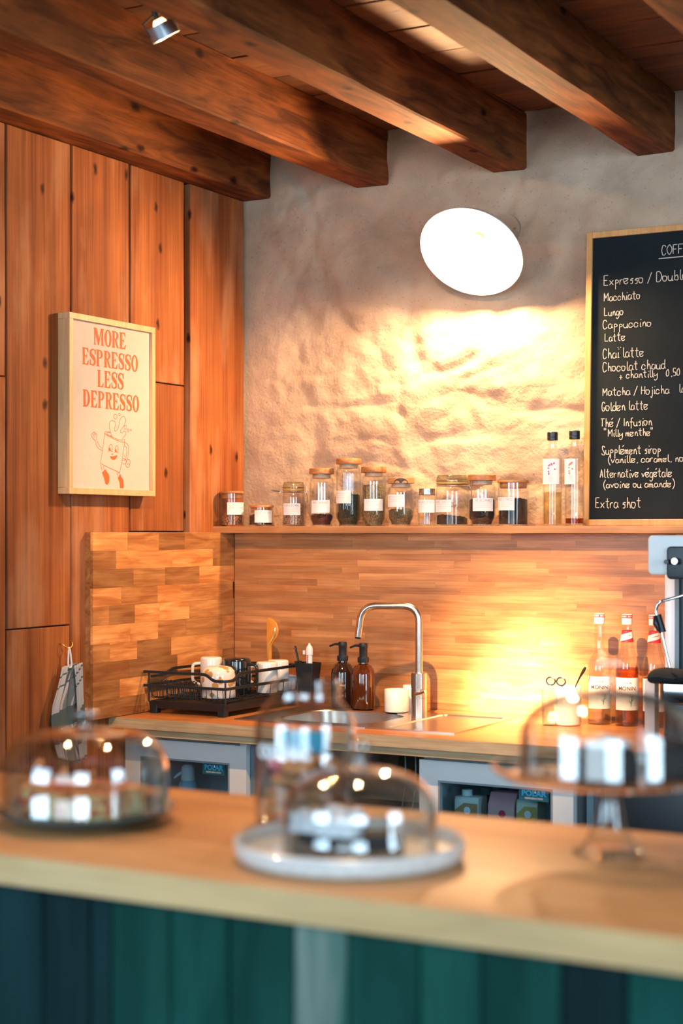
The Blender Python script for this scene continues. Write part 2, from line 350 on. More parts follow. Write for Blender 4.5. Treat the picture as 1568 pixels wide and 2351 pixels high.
# ---------------------------------------------------------------- handwriting
GL = {
 'a': '36 16 04 13 33 45|46 44 53', 'b': '19 13|15 36 45 43 23 13', 'c': '45 36 16 04 13 33 44', 'd': '45 36 16 04 13 33 45|49 44 53',
 'e': '04 35 46 26 06 04 13 33 44', 'f': '49 39 28 22 21|06 46', 'g': '36 16 04 13 33 45|46 42 20 01', 'h': '19 13|14 26 36 44 43 53',
 'i': '16 13 23|18 28', 'j': '26 22 10 01|27 28', 'k': '19 13|36 15 33', 'l': '19 14 23 33', 'm': '06 03|04 16 25 23|24 36 45 43 53',
 'n': '16 13|14 26 36 44 43 53', 'o': '26 06 04 13 33 45 36 26', 'p': '16 10|15 26 45 34 14', 'q': '36 16 04 13 33|46 40', 'r': '06 03|04 16 36',
 's': '46 26 15 35 33 13', 't': '29 24 33 43|07 47', 'u': '06 04 13 33 45|46 43 53', 'v': '06 06 23 23 46', 'w': '06 13 25 33 46', 'x': '06 43|46 03',
 'y': '06 04 24 45|46 42 20 01', 'z': '06 46 03 43', 'E': '49 09 09 03 03 43|06 36', 'D': '09 03|09 39 56 33 03', 'M': '03 09 09 25 25 59 59 53', 'L': '09 09 03 03 43',
 'C': '48 39 19 06 13 33 44', 'G': '48 39 19 06 13 33 45 45 25', 'H': '09 03|49 43|06 46', 'T': '09 59|29 23', 'I': '19 13', 'S': '48 39 19 17 35 43 13 04',
 'A': '03 03 29 29 43|15 35', 'F': '49 09 09 03|06 36', 'O': '29 07 05 23 45 47 29', 'P': '03 09 39 47 36 06', 'R': '03 09 39 47 36 06|26 43', 'N': '03 09 09 43 43 49',
 'B': '03 09 39 47 26 06|26 44 33 03', 'U': '09 04 23 44 49', 'V': '09 09 23 23 49', 'Y': '09 26 49|26 23', '0': '29 07 04 13 34 37 29', '5': '49 19 16 36 44 33 13',
 '.': '13 23', ',': '23 12', '/': '02 49', '(': '3a 17 14 31', ')': '1a 37 34 11', '"': '0a 08|2a 28', "'": '2a 28', '+': '26 22|04 44', '-': '15 35', ' ': '', '|': '09 01'}
ADV = {'i': 2.6, 'l': 3.0, 'I': 2.6, '.': 2.6, ',': 2.6, ' ': 3.4, "'": 2.2, '(': 4, 'm': 6, 'M': 6.6, 'T': 6, 'D': 6, 'j': 3.4, 'r': 4.2, 's': 4.8}
ACC = {'é': ('e', '28 49'), 'ï': ('i', '09 19|39 49'), 'É': ('E', '2b 4d')}
def write(text, x0, y0, h, jitter=.35, slope=0.0, squeeze=.82):
    """single-stroke handwriting; h is the height of a capital"""
    k = h / 6.0; x = x0; out = []
    rnd = random.Random(len(text) * 7 + int(h * 1e4))
    for ch in text:
        acc = ''
        if ch in ACC: ch, acc = ACC[ch]
        g = GL.get(ch, ''); dy = rnd.uniform(-jitter, jitter) * .6; sc = rnd.uniform(1 - jitter * .15, 1 + jitter * .2)
        for st in (g + ('|' + acc if acc else '')).split('|'):
            pts = [(int(q[0], 16), int(q[1], 16)) for q in st.split()]
            if len(pts) == 2 and pts[0] == pts[1]: pts[1] = (pts[1][0] + .5, pts[1][1])
            if pts: out.append([(x + px * k * squeeze * sc, y0 + (x - x0) * slope + (py - 3 + dy) * k * sc) for px, py in pts])
        x += ADV.get(ch, 5.4) * k * squeeze * sc
    return out, x
def write_fit(text, x0, x1, y0, h, **kw):
    st, xe = write(text, 0, 0, h, **kw); f = (x1 - x0) / max(xe, 1e-6)
    return [[(x0 + px * f, y0 + py) for px, py in s_] for s_ in st]
def scribble(x0, x1, y, h):
    n = int((x1 - x0) / (h * .9)); return [[(x0 + (x1 - x0) * i / n, y + (h * .5 if i % 2 else -h * .5) * random.uniform(.3, 1)) for i in range(n + 1)]]
def font_mesh(text, size, f, bold=0.0, align='CENTER', sx=1.0, shear=0.0):
    c = bpy.data.curves.new('t', 'FONT'); c.body = text; c.size = size; c.offset = bold; c.align_x = align; c.shear = shear; c.resolution_u = 3
    o = bpy.data.objects.new('t', c); COL.objects.link(o); dg = bpy.context.evaluated_depsgraph_get()
    me = bpy.data.meshes.new_from_object(o.evaluated_get(dg)); mb = MB()
    mb.add([f(v.co.x * sx, v.co.y) for v in me.vertices], [tuple(p.vertices) for p in me.polygons])
    bpy.data.objects.remove(o); bpy.data.curves.remove(c); bpy.data.meshes.remove(me); return mb
TC = Vector((CAM.x, CAM.y))
def face_angle(x, y): return math.atan2(CAM.y - y, CAM.x - x)

# ================================================================ ROOM
ZC = 2.91; XL = -0.035; YB = .12
# floor
fl = MB().box(-.3, 5.2, -6.2, .4, -.06, 0).build('floor', mat('dark_floor_screed', (.05, .06, .06), .6, vary=.2, bscale=4)); struct(fl)
# back wall: rough lime plaster over rubble, real relief
mb = MB(); nx, nz = 330, 250; x0, x1, z0, z1 = -.05, 4.4, 0.0, 3.0
xs = [x0 + (x1 - x0) * (i / nx) ** 1.25 for i in range(nx + 1)]
zs = [0.0, .5, 1.0, 1.35] + [1.46 + (3.0 - 1.46) * j / nz for j in range(nz + 1)]
vs = []
for z in zs:
    for x in xs:
        p = Vector((x, 3.1, z))
        w = noise.noise_vector(p * 1.7) * .25
        cells = noise.voronoi((p + w) * 3.1)[0]
        big = (cells[1] - cells[0])
        w2 = noise.noise_vector(p * 6) * .05
        d = .012 * min(big, .30) / .30 + .011 * noise.noise(p * 2.3)
        c2 = noise.voronoi(Vector((x * 4.2, 9, z * 6.0)) + w * 3 + w2 * 6)[0]
        d += .0075 * min(c2[1] - c2[0], .25) / .25 * (.5 + noise.noise(p * 1.3))
        d += .0065 * noise.noise(Vector((x * 7, 3, z * 12)) + w * 2) + .0055 * noise.noise(p * 13) + .0034 * noise.noise(p * 27) + .0012 * noise.noise(p * 60)
        if x < .12: d *= max(.1, (x + .05) / .17)
        vs.append((x, YB + .012 - d, z))
k = nx + 1
fs = [(j * k + i, j * k + i + 1, (j + 1) * k + i + 1, (j + 1) * k + i) for j in range(len(zs) - 1) for i in range(nx)]
mb.add(vs, fs); mb.box(x0, x1, YB + .04, YB + .25, 0, 3.0)
bw = mb.build('wall_back', plaster(), smooth_=True, angle=80); struct(bw)
# left wall: backing with weathered pine planks, each a piece
wl = MB().box(XL - .10, XL - .028, -3.4, YB + .05, 0, 2.95).build('wall_left', M_dark); struct(wl)
def plank(y0, y1, z0, z1, t=.0):
    b = MB(); n = 14; th = .028
    # slightly wandering sawn edges
    o = []
    for i in range(n + 1):
        f_ = i / n; z = z0 + (z1 - z0) * f_
        o.append((y0 + noise.noise(Vector((y0 * 9, z * 2.1, 1))) * .003, y1 + noise.noise(Vector((y1 * 9, z * 2.1, 4))) * .003, z))
    loops = [[(XL - th + t, a, z), (XL + t, a + .001, z), (XL + t, c - .001, z), (XL - th + t, c, z)] for a, c, z in o]
    b.loft(loops); return b.build('plank', M_plank, wl, bevel=.002, bseg=1)
cols = [(-3.3, -2.93, [0, 1.6, 2.72]), (-2.925, -2.6, [0, 2.72]), (-2.595, -2.25, [0, .9, 2.72]), (-2.245, -1.87, [0, 2.0, 2.72]), (-1.865, -1.53, [0, 1.3, 2.72]),
        (-1.526, -1.204, [0, 1.963, 2.72]), (-1.199, -.897, [0, 1.207, 2.72]), (-.893, -.592, [0, 2.72]), (-.578, -.266, [1.50, 2.008, 2.72]), (-.578, -.266, [0, 1.495]), (-.236, .115, [0, 2.72])]
for y0, y1, zz in cols:
    for a, b_ in zip(zz[:-1], zz[1:]):
        plank(y0, y1, a + .002, b_ - .002, random.uniform(-.003, .003))
# ceiling boards across the beams
ce = MB().box(-.15, 4.6, -4.0, YB + .05, ZC + .022, ZC + .06).build('ceiling', M_dark); struct(ce)
y = YB - .005
while y > -3.9:
    w = random.uniform(.235, .29)
    for xa, xb in ((-.1, 1.0), (1.004, 2.05), (2.054, 3.1), (3.104, 4.5)):
        MB().box(xa, xb, y - w, y - .006, ZC + random.uniform(-.003, .001), ZC + .02).build('ceiling_board', M_cboard, ce, bevel=.003, bseg=1)
    y -= w
# beams
bx = [(-.06, .074, 'ceiling beam running along the top of the plank wall, first from the left'), (.436, .562, 'second ceiling beam from the left, its side lit orange behind the spotlight'),
      (.958, 1.080, 'third ceiling beam from the left, ending just above the white wall lamp'), (1.471, 1.600, 'fourth ceiling beam from the left, ending above the blackboard'),
      (1.985, 2.115, 'fifth ceiling beam, only its corner showing at the top right')]
for xa, xb, lab in bx:
    b = MB(); n = 40; loops = []
    for i in range(n + 1):
        yy = YB + .03 + (-3.95 - YB) * i / n; e = lambda q: noise.noise(Vector((yy * 2.2, q, xa * 5))) * .006
        c = .006 + .004 * noise.noise(Vector((yy * 5, 2, xa)))
        za, zb = 2.72 + e(1) * .5, ZC - .003
        loops.append([(xa + e(2) * .5, yy, zb), (xa + e(2) * .5, yy, za + c), (xa + c + e(2) * .5, yy, za), (xb - c + e(3) * .5, yy, za), (xb + e(3) * .5, yy, za + c), (xb + e(3) * .5, yy, zb)])
    b.loft(loops); o = b.build('ceiling_beam', M_beam, smooth_=True, angle=25); tag(o, lab, 'beam', 'ceiling beams')

# ================================================================ BACKSPLASH, SHELF, WORKTOP
bs = MB().box(.0, 2.6, .012, .10, .86, 1.494).build('backsplash', M_shelf); tag(bs, 'long glued-stave beech backsplash behind the sink, under the jar shelf', 'backsplash')
rows = 26; zh = (1.4935 - .9005) / rows; cnt = 0
for r_ in range(rows):
    x = -.02 + random.uniform(-.25, 0); z = .9005 + r_ * zh
    while x < 2.15:
        w = random.uniform(.17, .42); xa, xb = max(x, .0015), min(x + w, 2.15)
        if xb - xa > .02:
            MB().box(xa, xb - .0002, -random.uniform(0, .0004), .0125, z, z + zh - .00012).build('stave', M_stave, bs)
        x += w
ls = MB().box(XL + .001, -.010, -.826, .0, .902, 1.499).build('side_splash', M_stave2); tag(ls, 'short side splash of big mixed staves fixed to the plank wall', 'backsplash')
rows = 10; zh = (1.4988 - .9022) / rows
for r_ in range(rows):
    y = -.828 - random.uniform(0, .15); z = .9022 + r_ * zh
    while y < 0:
        w = random.uniform(.12, .34); a, b_ = max(y, -.828), min(y + w, -.0005)
        if b_ - a > .015: MB().box(-.011, -random.uniform(0, .0007), a, b_ - .0004, z, z + zh - .0003).build('stave', M_stave2, ls)
        y += w
o = MB().box(XL + .002, 2.7, -.09, YB - .012, 1.4955, 1.5195).build('wall_shelf', M_shelf, bevel=.0015); tag(o, 'narrow oak shelf carrying the tea jars above the backsplash', 'shelf')

# worktop with a cut-out for the sink bowl
YF = -.70; HX0, HX1, HY0, HY1 = .47, .83, -.535, -.19
wt = thing('worktop', (0, 0, 0), 'oiled wooden worktop with pale edge along the back wall, sink let into it', 'worktop')
mb = MB(); xa, xb = XL + .002, 2.7
for q in ((xa, HX0, YF, -.001), (HX1, xb, YF, -.001), (HX0, HX1, YF, HY0), (HX0, HX1, HY1, -.001)): mb.box(q[0], q[1], q[2], q[3], .866, .9)
mb.build('worktop_slab', M_top, wt)
MB().box(xa, xb, YF - .003, YF - .0002, .8662, .8992).build('front_edge', M_edge, wt)
MB().box(xa + .05, xb, YF + .012, YF + .05, .842, .866).build('batten', M_edge, wt)

# sink
sk = thing('sink', (0, 0, .9), 'stainless steel sink with round-cornered bowl and drainer, set in the worktop', 'sink')
def pan(x0, x1, y0, y1, hx0, hx1, hy0, hy1, r, depth, zt=.004, slope=.0):
    m = MB(); o1 = rrect(x0, x1, y0, y1, .002, 0); o2 = rrect(x0, x1, y0, y1, .002, zt)
    h1 = rrect(hx0, hx1, hy0, hy1, r, zt); h2 = rrect(hx0 + .004, hx1 - .004, hy0 + .004, hy1 - .004, r - .003, zt - .004)
    h3 = rrect(hx0 + .008 + slope, hx1 - .008 - slope, hy0 + .008 + slope, hy1 - .008 - slope, r - .003, zt - depth)
    m.loft([o1, o2, h1, h2, h3], (False, True)); return m
pan(.375, .848, -.587, -.117, HX0, HX1, HY0, HY1, .11, .165, slope=.01).build('bowl', M_steel, sk, smooth_=True, angle=35)
pan(.8485, 1.15, -.587, -.117, .905, 1.125, -.555, -.150, .02, .0034, zt=.0045).build('drainer', M_steel, sk, smooth_=True, angle=35)
MB().lathe([(.0, -.158), (.03, -.158), (.034, -.1545), (.03, -.153), (0, -.155)], 24, (.63, -.36, 0)).build('drain', M_chrome, sk, smooth_=True)

# tap
tp = thing('tap', (.869, -.255, .9045), 'tall brushed steel mixer tap with squared swan neck beside the sink', 'tap')
e_ = PY(822, 1462, -.30) - Vector((.869, -.255, .9045)); e_ = Vector(e_)
MB().lathe([(.0255, 0), (.0255, .060), (.0245, .061), (.0245, .062), (.0255, .063), (.0255, .089), (.0245, .090), (.0245, .091), (.0255, .092), (.0255, .140), (.024, .1415), (.0, .1415)], 36).build('body', M_steel, tp, smooth_=True, angle=30)
top = .357; sp = fillet([(0, 0, .14), (0, 0, top), (e_.x * .93, e_.y * .93, top - .002), (e_.x, e_.y, e_.z)], .055, 10)
MB().tube(sp, .012, 18).build('spout', M_steel, tp, smooth_=True)
q = sp[-1]; MB().tube([q, q + (sp[-1] - sp[-2]).normalized() * .006], .0095, 14).build('aerator', M_dark, tp)
MB().tube([(.0, -.025, .076), (.018, -.030, .078), (.038, -.034, .086)], [.006, .0055, .005], 10).build('lever', M_chrome, tp, smooth_=True)

# soap bottles
M_amber = mat('amber_glass', (.10, .022, .004), .08, coat=.6); M_amberdark = mat('dark_amber_glass', (.028, .012, .008), .08, coat=.6)
for i, (x, y, m, lab) in enumerate([(.516, -.125, M_amberdark, 'dark amber pump bottle, left of the two by the tap, tiny white print'), (.609, -.150, M_amber, 'amber pump bottle with black pump, the one nearer the tap')]):
    t = thing('soap_dispenser', (x, y, .9045 if .375 < x < 1.15 and y < -.117 else .9), lab, 'soap bottle', 'amber soap bottles', rz=0)
    MB().lathe([(.0, 0), (.034, 0), (.0385, .004), (.039, .012), (.039, .115), (.036, .132), (.027, .147), (.016, .153), (.0145, .168), (0, .168)], 36).build('bottle', m, t, smooth_=True, angle=30)
    MB().lathe([(.0185, .158), (.019, .160), (.019, .174), (.016, .176), (.0135, .177), (.0135, .205), (.0145, .207), (.0145, .219), (.013, .222), (0, .222)], 28).build('pump_collar', M_black, t, smooth_=True, angle=30)
    an = math.atan2(-.10, -1.0)
    MB().tube([(0, 0, .214), (.030 * math.cos(an), .030 * math.sin(an), .213), (.048 * math.cos(an), .048 * math.sin(an), .206)], [.0055, .004, .0035], 10).build('nozzle', M_black, t, smooth_=True)
    if i == 0:
        fa = face_angle(x, y) ; R_ = .0393
        font_mesh('MILLS', .008, lambda a, b_: (R_ * math.cos(fa + a / R_), R_ * math.sin(fa + a / R_), .075 + b_)).build('lettering', M_paper, t)

# mugs -------------------------------------------------------------
def mug(name, loc, r, h, m, label, group=None, handle=None, inverted=False, rround=.012, hm=None):
    t = thing(name, loc, label, 'mug', group)
    pr = [(0, 0), (r - rround, 0)] + [(r - rround + rround * math.sin(a), rround - rround * math.cos(a)) for a in (PI / 6, PI / 3, PI / 2)] + [(r, h - .002), (r - .001, h), (r - .003, h - .001), (r - .0045, rround), (0, .006)]
    if inverted: pr = [(a, h - b_) for a, b_ in pr]
    MB().lathe(pr, 36).build('mug_body', m, t, smooth_=True, angle=50)
    if handle is not None:
        c, s_ = math.cos(handle), math.sin(handle); k_ = r - .002; w = .026
        pts = fillet([(k_ * c, k_ * s_, h * .82), ((r + w) * c, (r + w) * s_, h * .80), ((r + w) * c, (r + w) * s_, h * .30), (k_ * c, k_ * s_, h * .22)], .02, 6)
        MB().tube(pts, .0055, 10).build('handle', hm or m, t, smooth_=True)
    return t
def dots(name, base, spot_, scale):
    m, t, b, N, L = nt(name); tc = N('ShaderNodeTexCoord'); v = N('ShaderNodeTexVoronoi'); v.inputs['Scale'].default_value = scale; L(tc.outputs['Object'], v.inputs['Vector'])
    r = N('ShaderNodeValToRGB'); r.color_ramp.elements[0].position = .34; r.color_ramp.elements[0].color = rgb(spot_); r.color_ramp.elements[1].position = .38; r.color_ramp.elements[1].color = rgb(base)
    L(v.outputs['Distance'], r.inputs['Fac']); L(r.outputs['Color'], b.inputs['Base Color']); b.inputs['Roughness'].default_value = .18; sset(b, 'Coat Weight', .4); return m
M_spots = dots('ochre_spotted_glaze', (.78, .74, .68), (.52, .29, .10), 32)
M_bmug = mat('black_glaze', (.010, .014, .018), .15, coat=.5)
# cup by the tap
mug('espresso_cup', (.742, -.165, .9045), .041, .075, M_ceram, 'white ceramic cup standing left of the tap', 'white cups by the tap', None, False, .004)
mug('espresso_cup', (.752, -.075, .9), .030, .088, M_ceram, 'white cup tucked behind the other one and the tap', 'white cups by the tap', None, True, .006)

# drying rack ------------------------------------------------------
X0, X1, Y0, Y1 = .014, .325, -.56, -.09
rk = thing('drying_rack', (0, 0, .9), 'black wire dish rack on a drip tray in the corner of the worktop', 'dish rack')
mb = MB(); mb.loft([rrect(X0 + .012, X1 - .004, Y0 + .01, Y1, .02, .017), rrect(X0 + .008, X1, Y0 + .004, Y1 + .004, .02, .042), rrect(X0 + .012, X1 - .004, Y0 + .008, Y1, .018, .042), rrect(X0 + .016, X1 - .008, Y0 + .012, Y1 - .004, .018, .030)], (True, True))
mb.build('drip_tray', M_blackp, rk, smooth_=True, angle=30)
for xx, yy in ((X0 + .022, Y0 + .02), (X1 - .022, Y0 + .02), (X0 + .022, Y1 - .02), (X1 - .022, Y1 - .02)):
    MB().loft([rrect(xx - .013, xx + .013, yy - .013, yy + .013, .004, 0), rrect(xx - .018, xx + .018, yy - .014, yy + .014, .004, .04)]).build('foot', M_blackp, rk)
def flat_rail(pts, hh, tt, name):
    pts = [Vector(p) for p in pts]; loops = []
    for j, p in enumerate(pts):
        d = (pts[min(j + 1, len(pts) - 1)] - pts[max(j - 1, 0)]).normalized(); n_ = d.cross(Vector((0, 0, 1))).normalized() * tt
        u_ = Vector((0, 0, hh)); loops.append([p - n_ - u_, p + n_ - u_, p + n_ + u_, p - n_ + u_])
    MB().loft(loops).build(name, M_black, rk)
zt, zm = .137, .092
def dip(z): # the front right corner of the rail dips for access
    return fillet([(X0 - .010, Y0, z), (X1 - .075, Y0, z), (X1 - .045, Y0, z - .020), (X1, Y0, z - .020), (X1, Y0 + .05, z - .020), (X1, Y0 + .085, z), (X1, Y1, z), (X0 + .01, Y1, z), (X0 - .002, Y0 + .16, z), (X0 - .002, Y0 + .10, z - .018), (X0 - .002, Y0 + .03, z - .018)], .012, 4)
flat_rail(dip(zt), .0045, .0035, 'top_rail')
flat_rail([(X0 - .01, Y0, zm), (X1, Y0, zm), (X1, Y1, zm), (X0 - .002, Y1, zm), (X0 - .002, Y0 + .02, zm)], .0045, .0035, 'middle_rail')
for xx, yy, z1_ in ((X0 + .01, Y0, zt), (X1, Y0, zt - .02), (X1, Y1, zt), (X0, Y1, zt)):
    MB().tube([(xx, yy, .040), (xx, yy, z1_)], .0032, 8).build('upright', M_black, rk)
mb = MB(); 
for i in range(14): xx = X0 + .02 + i * (X1 - X0 - .03) / 13; mb.tube(fillet([(xx, Y0, zm), (xx, Y0 + .004, .05), (xx, Y1 - .004, .05), (xx, Y1, zm)], .01, 3), .0014, 6)
for i in range(6): yy = Y0 + .03 + i * (Y1 - Y0 - .05) / 5; mb.tube(fillet([(X0, yy, zm), (X0 + .004, yy, .052), (X1 - .004, yy, .052), (X1, yy, zm)], .01, 3), .0016, 6)
mb.build('wire_basket', M_black, rk, smooth_=True)
for i in range(10):
    xx = X0 + .030 + i * .0155; y_ = Y0 + .035
    pts = [(xx, y_, .052), (xx, y_, .095)] + [(xx + .0001, y_ + .014 - .014 * math.cos(a), .095 + .014 * math.sin(a)) for a in (PI / 4, PI / 2, 3 * PI / 4)] + [(xx, y_ + .028, .095), (xx, y_ + .028, .052)]
    # hoops stand across the rack
    pts = [(xx + (p[1] - y_) * .55, y_ + (p[1] - y_) * .5, p[2]) for p in pts]
    MB().tube(pts, .0016, 6).build('plate_hoop', M_black, rk, smooth_=True)
mz = .9 + .054
mug('stoneware_mug', (.228, -.455, mz), .058, .103, M_spots, 'round stoneware mug with ochre spots upside down at the front of the rack', 'mugs in the drying rack', None, True, .03)
mug('ribbed_mug', (.118, -.33, mz), .037, .121, M_ceram, 'white mug at the back left of the rack, handle to the left', 'mugs in the drying rack', math.radians(215), True, .008)
mug('tall_mug', (.205, -.305, mz), .048, .120, M_bmug, 'black mug upside down in the rack behind the spotted one', 'mugs in the drying rack', math.radians(10), True, .012)
mug('marbled_mug', (.282, -.235, mz), .037, .104, M_ceram, 'white mug at the right of the rack, nearer than its twin', 'mugs in the drying rack', math.radians(185), True, .008)
mug('marbled_mug', (.272, -.145, mz), .037, .104, M_ceram, 'white mug at the back right of the rack beside the utensil cup', 'mugs in the drying rack', None, True, .008)
# utensil cup hooked on the rail
uh = thing('utensil_holder', (.375, -.115, .95), 'black square utensil cup hung on the right end of the rack', 'utensil cup')
mb = MB(); mb.loft([rrect(-.026, .026, -.026, .026, .004, .002), rrect(-.036, .036, -.032, .032, .004, .100), rrect(-.034, .034, -.030, .030, .004, .100), rrect(-.024, .024, -.024, .024, .004, .006)]); mb.build('cup_body', M_blackp, uh, smooth_=True, angle=30)
MB().box(-.046, -.034, -.015, .015, .085, .104).build('hook', M_black, uh)
# things standing in and behind the holder
M_amb = mat('amber_acrylic', (.75, .28, .03), .08, coat=.8); M_gold = mat('clear_gold_handle', (.85, .62, .28), .12, .6)
pb = PY(617, 1520, -.13); t = thing('salad_server', (pb.x, -.13, .955), 'amber and gold serving spoon standing up behind the mugs', 'spoon')
mb = MB(); out = [(-.004, 0), (.010, 0), (.011, .150), (.020, .165), (.034, .182), (.037, .205), (.030, .228), (.012, .243), (-.002, .246), (-.006, .235), (-.006, .16)]
out = [(a * 1.05, b_) for a, b_ in out]
mb.loft([[(a, -.004, b_) for a, b_ in out], [(a, .004, b_) for a, b_ in out]]); mb.build('server_bowl', M_amb, t, bevel=.001)
mb = MB(); mb.tube([(.004, -.006, 0), (.0045, -.006, .155), (.018, -.008, .172), (.029, -.008, .192), (.030, -.007, .212)], [.003, .003, .004, .005, .003], 8); mb.build('bright_rib', M_gold, t, smooth_=True)
t = thing('marker_stick', (.365, -.125, .96), 'thin black stick leaning left in the utensil cup', 'utensil'); MB().tube([(0, 0, 0), (-.042, .01, .145)], .0038, 10).build('stick', M_bmug, t, smooth_=True)
t = thing('squeeze_tube', (.377, -.11, .96), 'small white and red dropper tube standing in the utensil cup', 'tube')
MB().lathe([(0, 0), (.0105, 0), (.0105, .115), (.009, .118), (0, .118)], 20).build('tube_body', mat('white_plastic', (.8, .78, .76), .35), t, smooth_=True)
MB().lathe([(.0125, .116), (.0125, .136), (.010, .144), (.005, .150), (.003, .156), (0, .157)], 20).build('cap', mat('white_plastic', (.8, .78, .76), .35), t, smooth_=True)
fa = face_angle(.377, -.11)
MB().add([((.0108) * math.cos(fa - .75 + i * .07), .0108 * math.sin(fa - .75 + i * .07), z) for z in (.06, .117) for i in range(6)], [(i, i + 1, i + 7, i + 6) for i in range(5)]).build('red_stripe', mat('red_print', (.70, .03, .05), .5), t)
MB().box(-.017, -.011, -.016, -.010, .118, .132).build('cap_tab', mat('white_plastic', (.8, .78, .76), .35), t)

# ================================================================ SHELF JARS
ZS = 1.5195
def zof(v, Y, u): return PY(u, v, Y).z
def cyl_map(r, fa, zc): return lambda a, b_: (r * math.cos(fa + a / r), r * math.sin(fa + a / r), zc + b_)
TEA = {
 'orange': speckle('orange_brown_tea', [(.12, .04, .02), (.40, .15, .05), (.05, .02, .015), (.55, .28, .10), (.20, .07, .03)], 240),
 'darkmix': speckle('dark_fruit_tea', [(.02, .012, .012), (.22, .06, .03), (.03, .02, .02), (.10, .05, .03), (.01, .01, .012)], 260),
 'flower': speckle('flower_infusion', [(.22, .13, .07), (.40, .26, .14), (.10, .07, .04), (.45, .32, .18), (.30, .10, .08)], 240),
 'berry': speckle('berry_infusion', [(.035, .008, .012), (.06, .012, .016), (.02, .006, .01), (.09, .02, .02)], 320),
 'green': speckle('green_leaf_tea', [(.012, .020, .012), (.03, .04, .02), (.008, .012, .010), (.06, .07, .03)], 380),
 'herb': speckle('herb_mix', [(.10, .09, .04), (.20, .17, .08), (.06, .06, .03), (.34, .20, .10), (.13, .12, .06)], 240),
 'olive': speckle('olive_leaf_tea', [(.06, .06, .03), (.12, .11, .06), (.04, .04, .025), (.18, .15, .09)], 340),
 'black': speckle('black_tea', [(.008, .009, .010), (.015, .014, .014), (.005, .006, .008), (.03, .02, .016)], 380)}
def tea_fill(t, prof_r, h, m, tilt=0, foot=None):
    n, k_ = 36, 7; mb = MB(); vs = []; fs = []
    side = foot or [(prof_r, 0)]
    prof = [(0, .0055)] + [(a - .0045, max(b_, .0055)) for a, b_ in side if b_ < h - .004] + [(prof_r - .0045, h)]
    for r, z in prof:
        for i in range(n): a = 2 * PI * i / n; vs.append((r * math.cos(a), r * math.sin(a), z + (tilt * math.cos(a) * r / prof_r if z == h else 0) + (noise.noise(Vector((math.cos(a) * 5, math.sin(a) * 5, h * 50))) * .004 if z == h else 0)))
    for j in range(1, k_):
        r = (prof_r - .0045) * (1 - j / k_)
        for i in range(n):
            a = 2 * PI * i / n; x, y = r * math.cos(a), r * math.sin(a)
            vs.append((x, y, h + tilt * x / prof_r + noise.noise(Vector((x * 130, y * 130, h * 40))) * .006 + .003))
    tot = len(prof) + k_ - 1
    for j in range(tot - 1):
        for i in range(n): i2 = (i + 1) % n; fs.append((j * n + i, j * n + i2, (j + 1) * n + i2, (j + 1) * n + i))
    fs.append(tuple((tot - 1) * n + i for i in range(n)))
    mb.add(vs, fs); o = mb.build('dried_tea', m, t, smooth_=True, angle=60); return o
def paper_label(t, r, fa, u0, u1, v0, v1, Xc, Yc, lines, ink, skew=0):
    """paper wrapped on the glass, u/v read off the photograph and turned into metres on the jar"""
    d = 5.5; k_ = d / F; uc = CX + F * (math.cos(TH) * (Xc - CAM.x) + math.sin(TH) * (Yc - CAM.y)) / (-math.sin(TH) * (Xc - CAM.x) + math.cos(TH) * (Yc - CAM.y))
    s0 = max(-.98, min(.98, (u0 - uc) * k_ / r)); s1 = max(-.98, min(.98, (u1 - uc) * k_ / r)); a0, a1 = math.asin(s0), math.asin(s1)
    z1_, z0_ = zof(v0, Yc, uc) - ZS, zof(v1, Yc, uc) - ZS; R_ = r + .0008; n = 12; vs = []
    for zz in (z0_, z1_):
        for i in range(n + 1): a = fa + a0 + (a1 - a0) * i / n; vs.append((R_ * math.cos(a), R_ * math.sin(a), zz + skew * (i / n - .5)))
    p = MB().add(vs, [(i, i + 1, n + 2 + i, n + 1 + i) for i in range(n)]).build('label', M_paper, t, smooth_=True)
    L_ = (a1 - a0) * R_; am = fa + (a0 + a1) / 2; f_ = cyl_map(R_ + .0004, am, (z0_ + z1_) / 2); H_ = z1_ - z0_
    mb = MB(); yy = H_ * .5
    for i, ln in enumerate(lines):
        hh = H_ * (.17 if i == 0 or ln[0] == '*' else .10); ln = ln.lstrip('*'); yy -= hh * 1.55
        if ln == '~': st = scribble(-L_ * .38, L_ * .38, yy + hh * .4, hh * .7)
        elif ln == '~~': st = scribble(-L_ * .25, L_ * .25, yy + hh * .4, hh * .7)
        else: st = write_fit(ln, -L_ * .40, L_ * .42, yy, hh, jitter=.15)
        mb.strokes(st, .0006 if hh > H_ * .12 else .00035, f_)
    if mb.v: mb.build('lettering', ink, p)
M_gasket = mat('clear_silicone_seal', (.55, .40, .28), .4, vary=.1)
M_wire = mat('galvanised_wire', (.55, .52, .48), .3, 1.0)
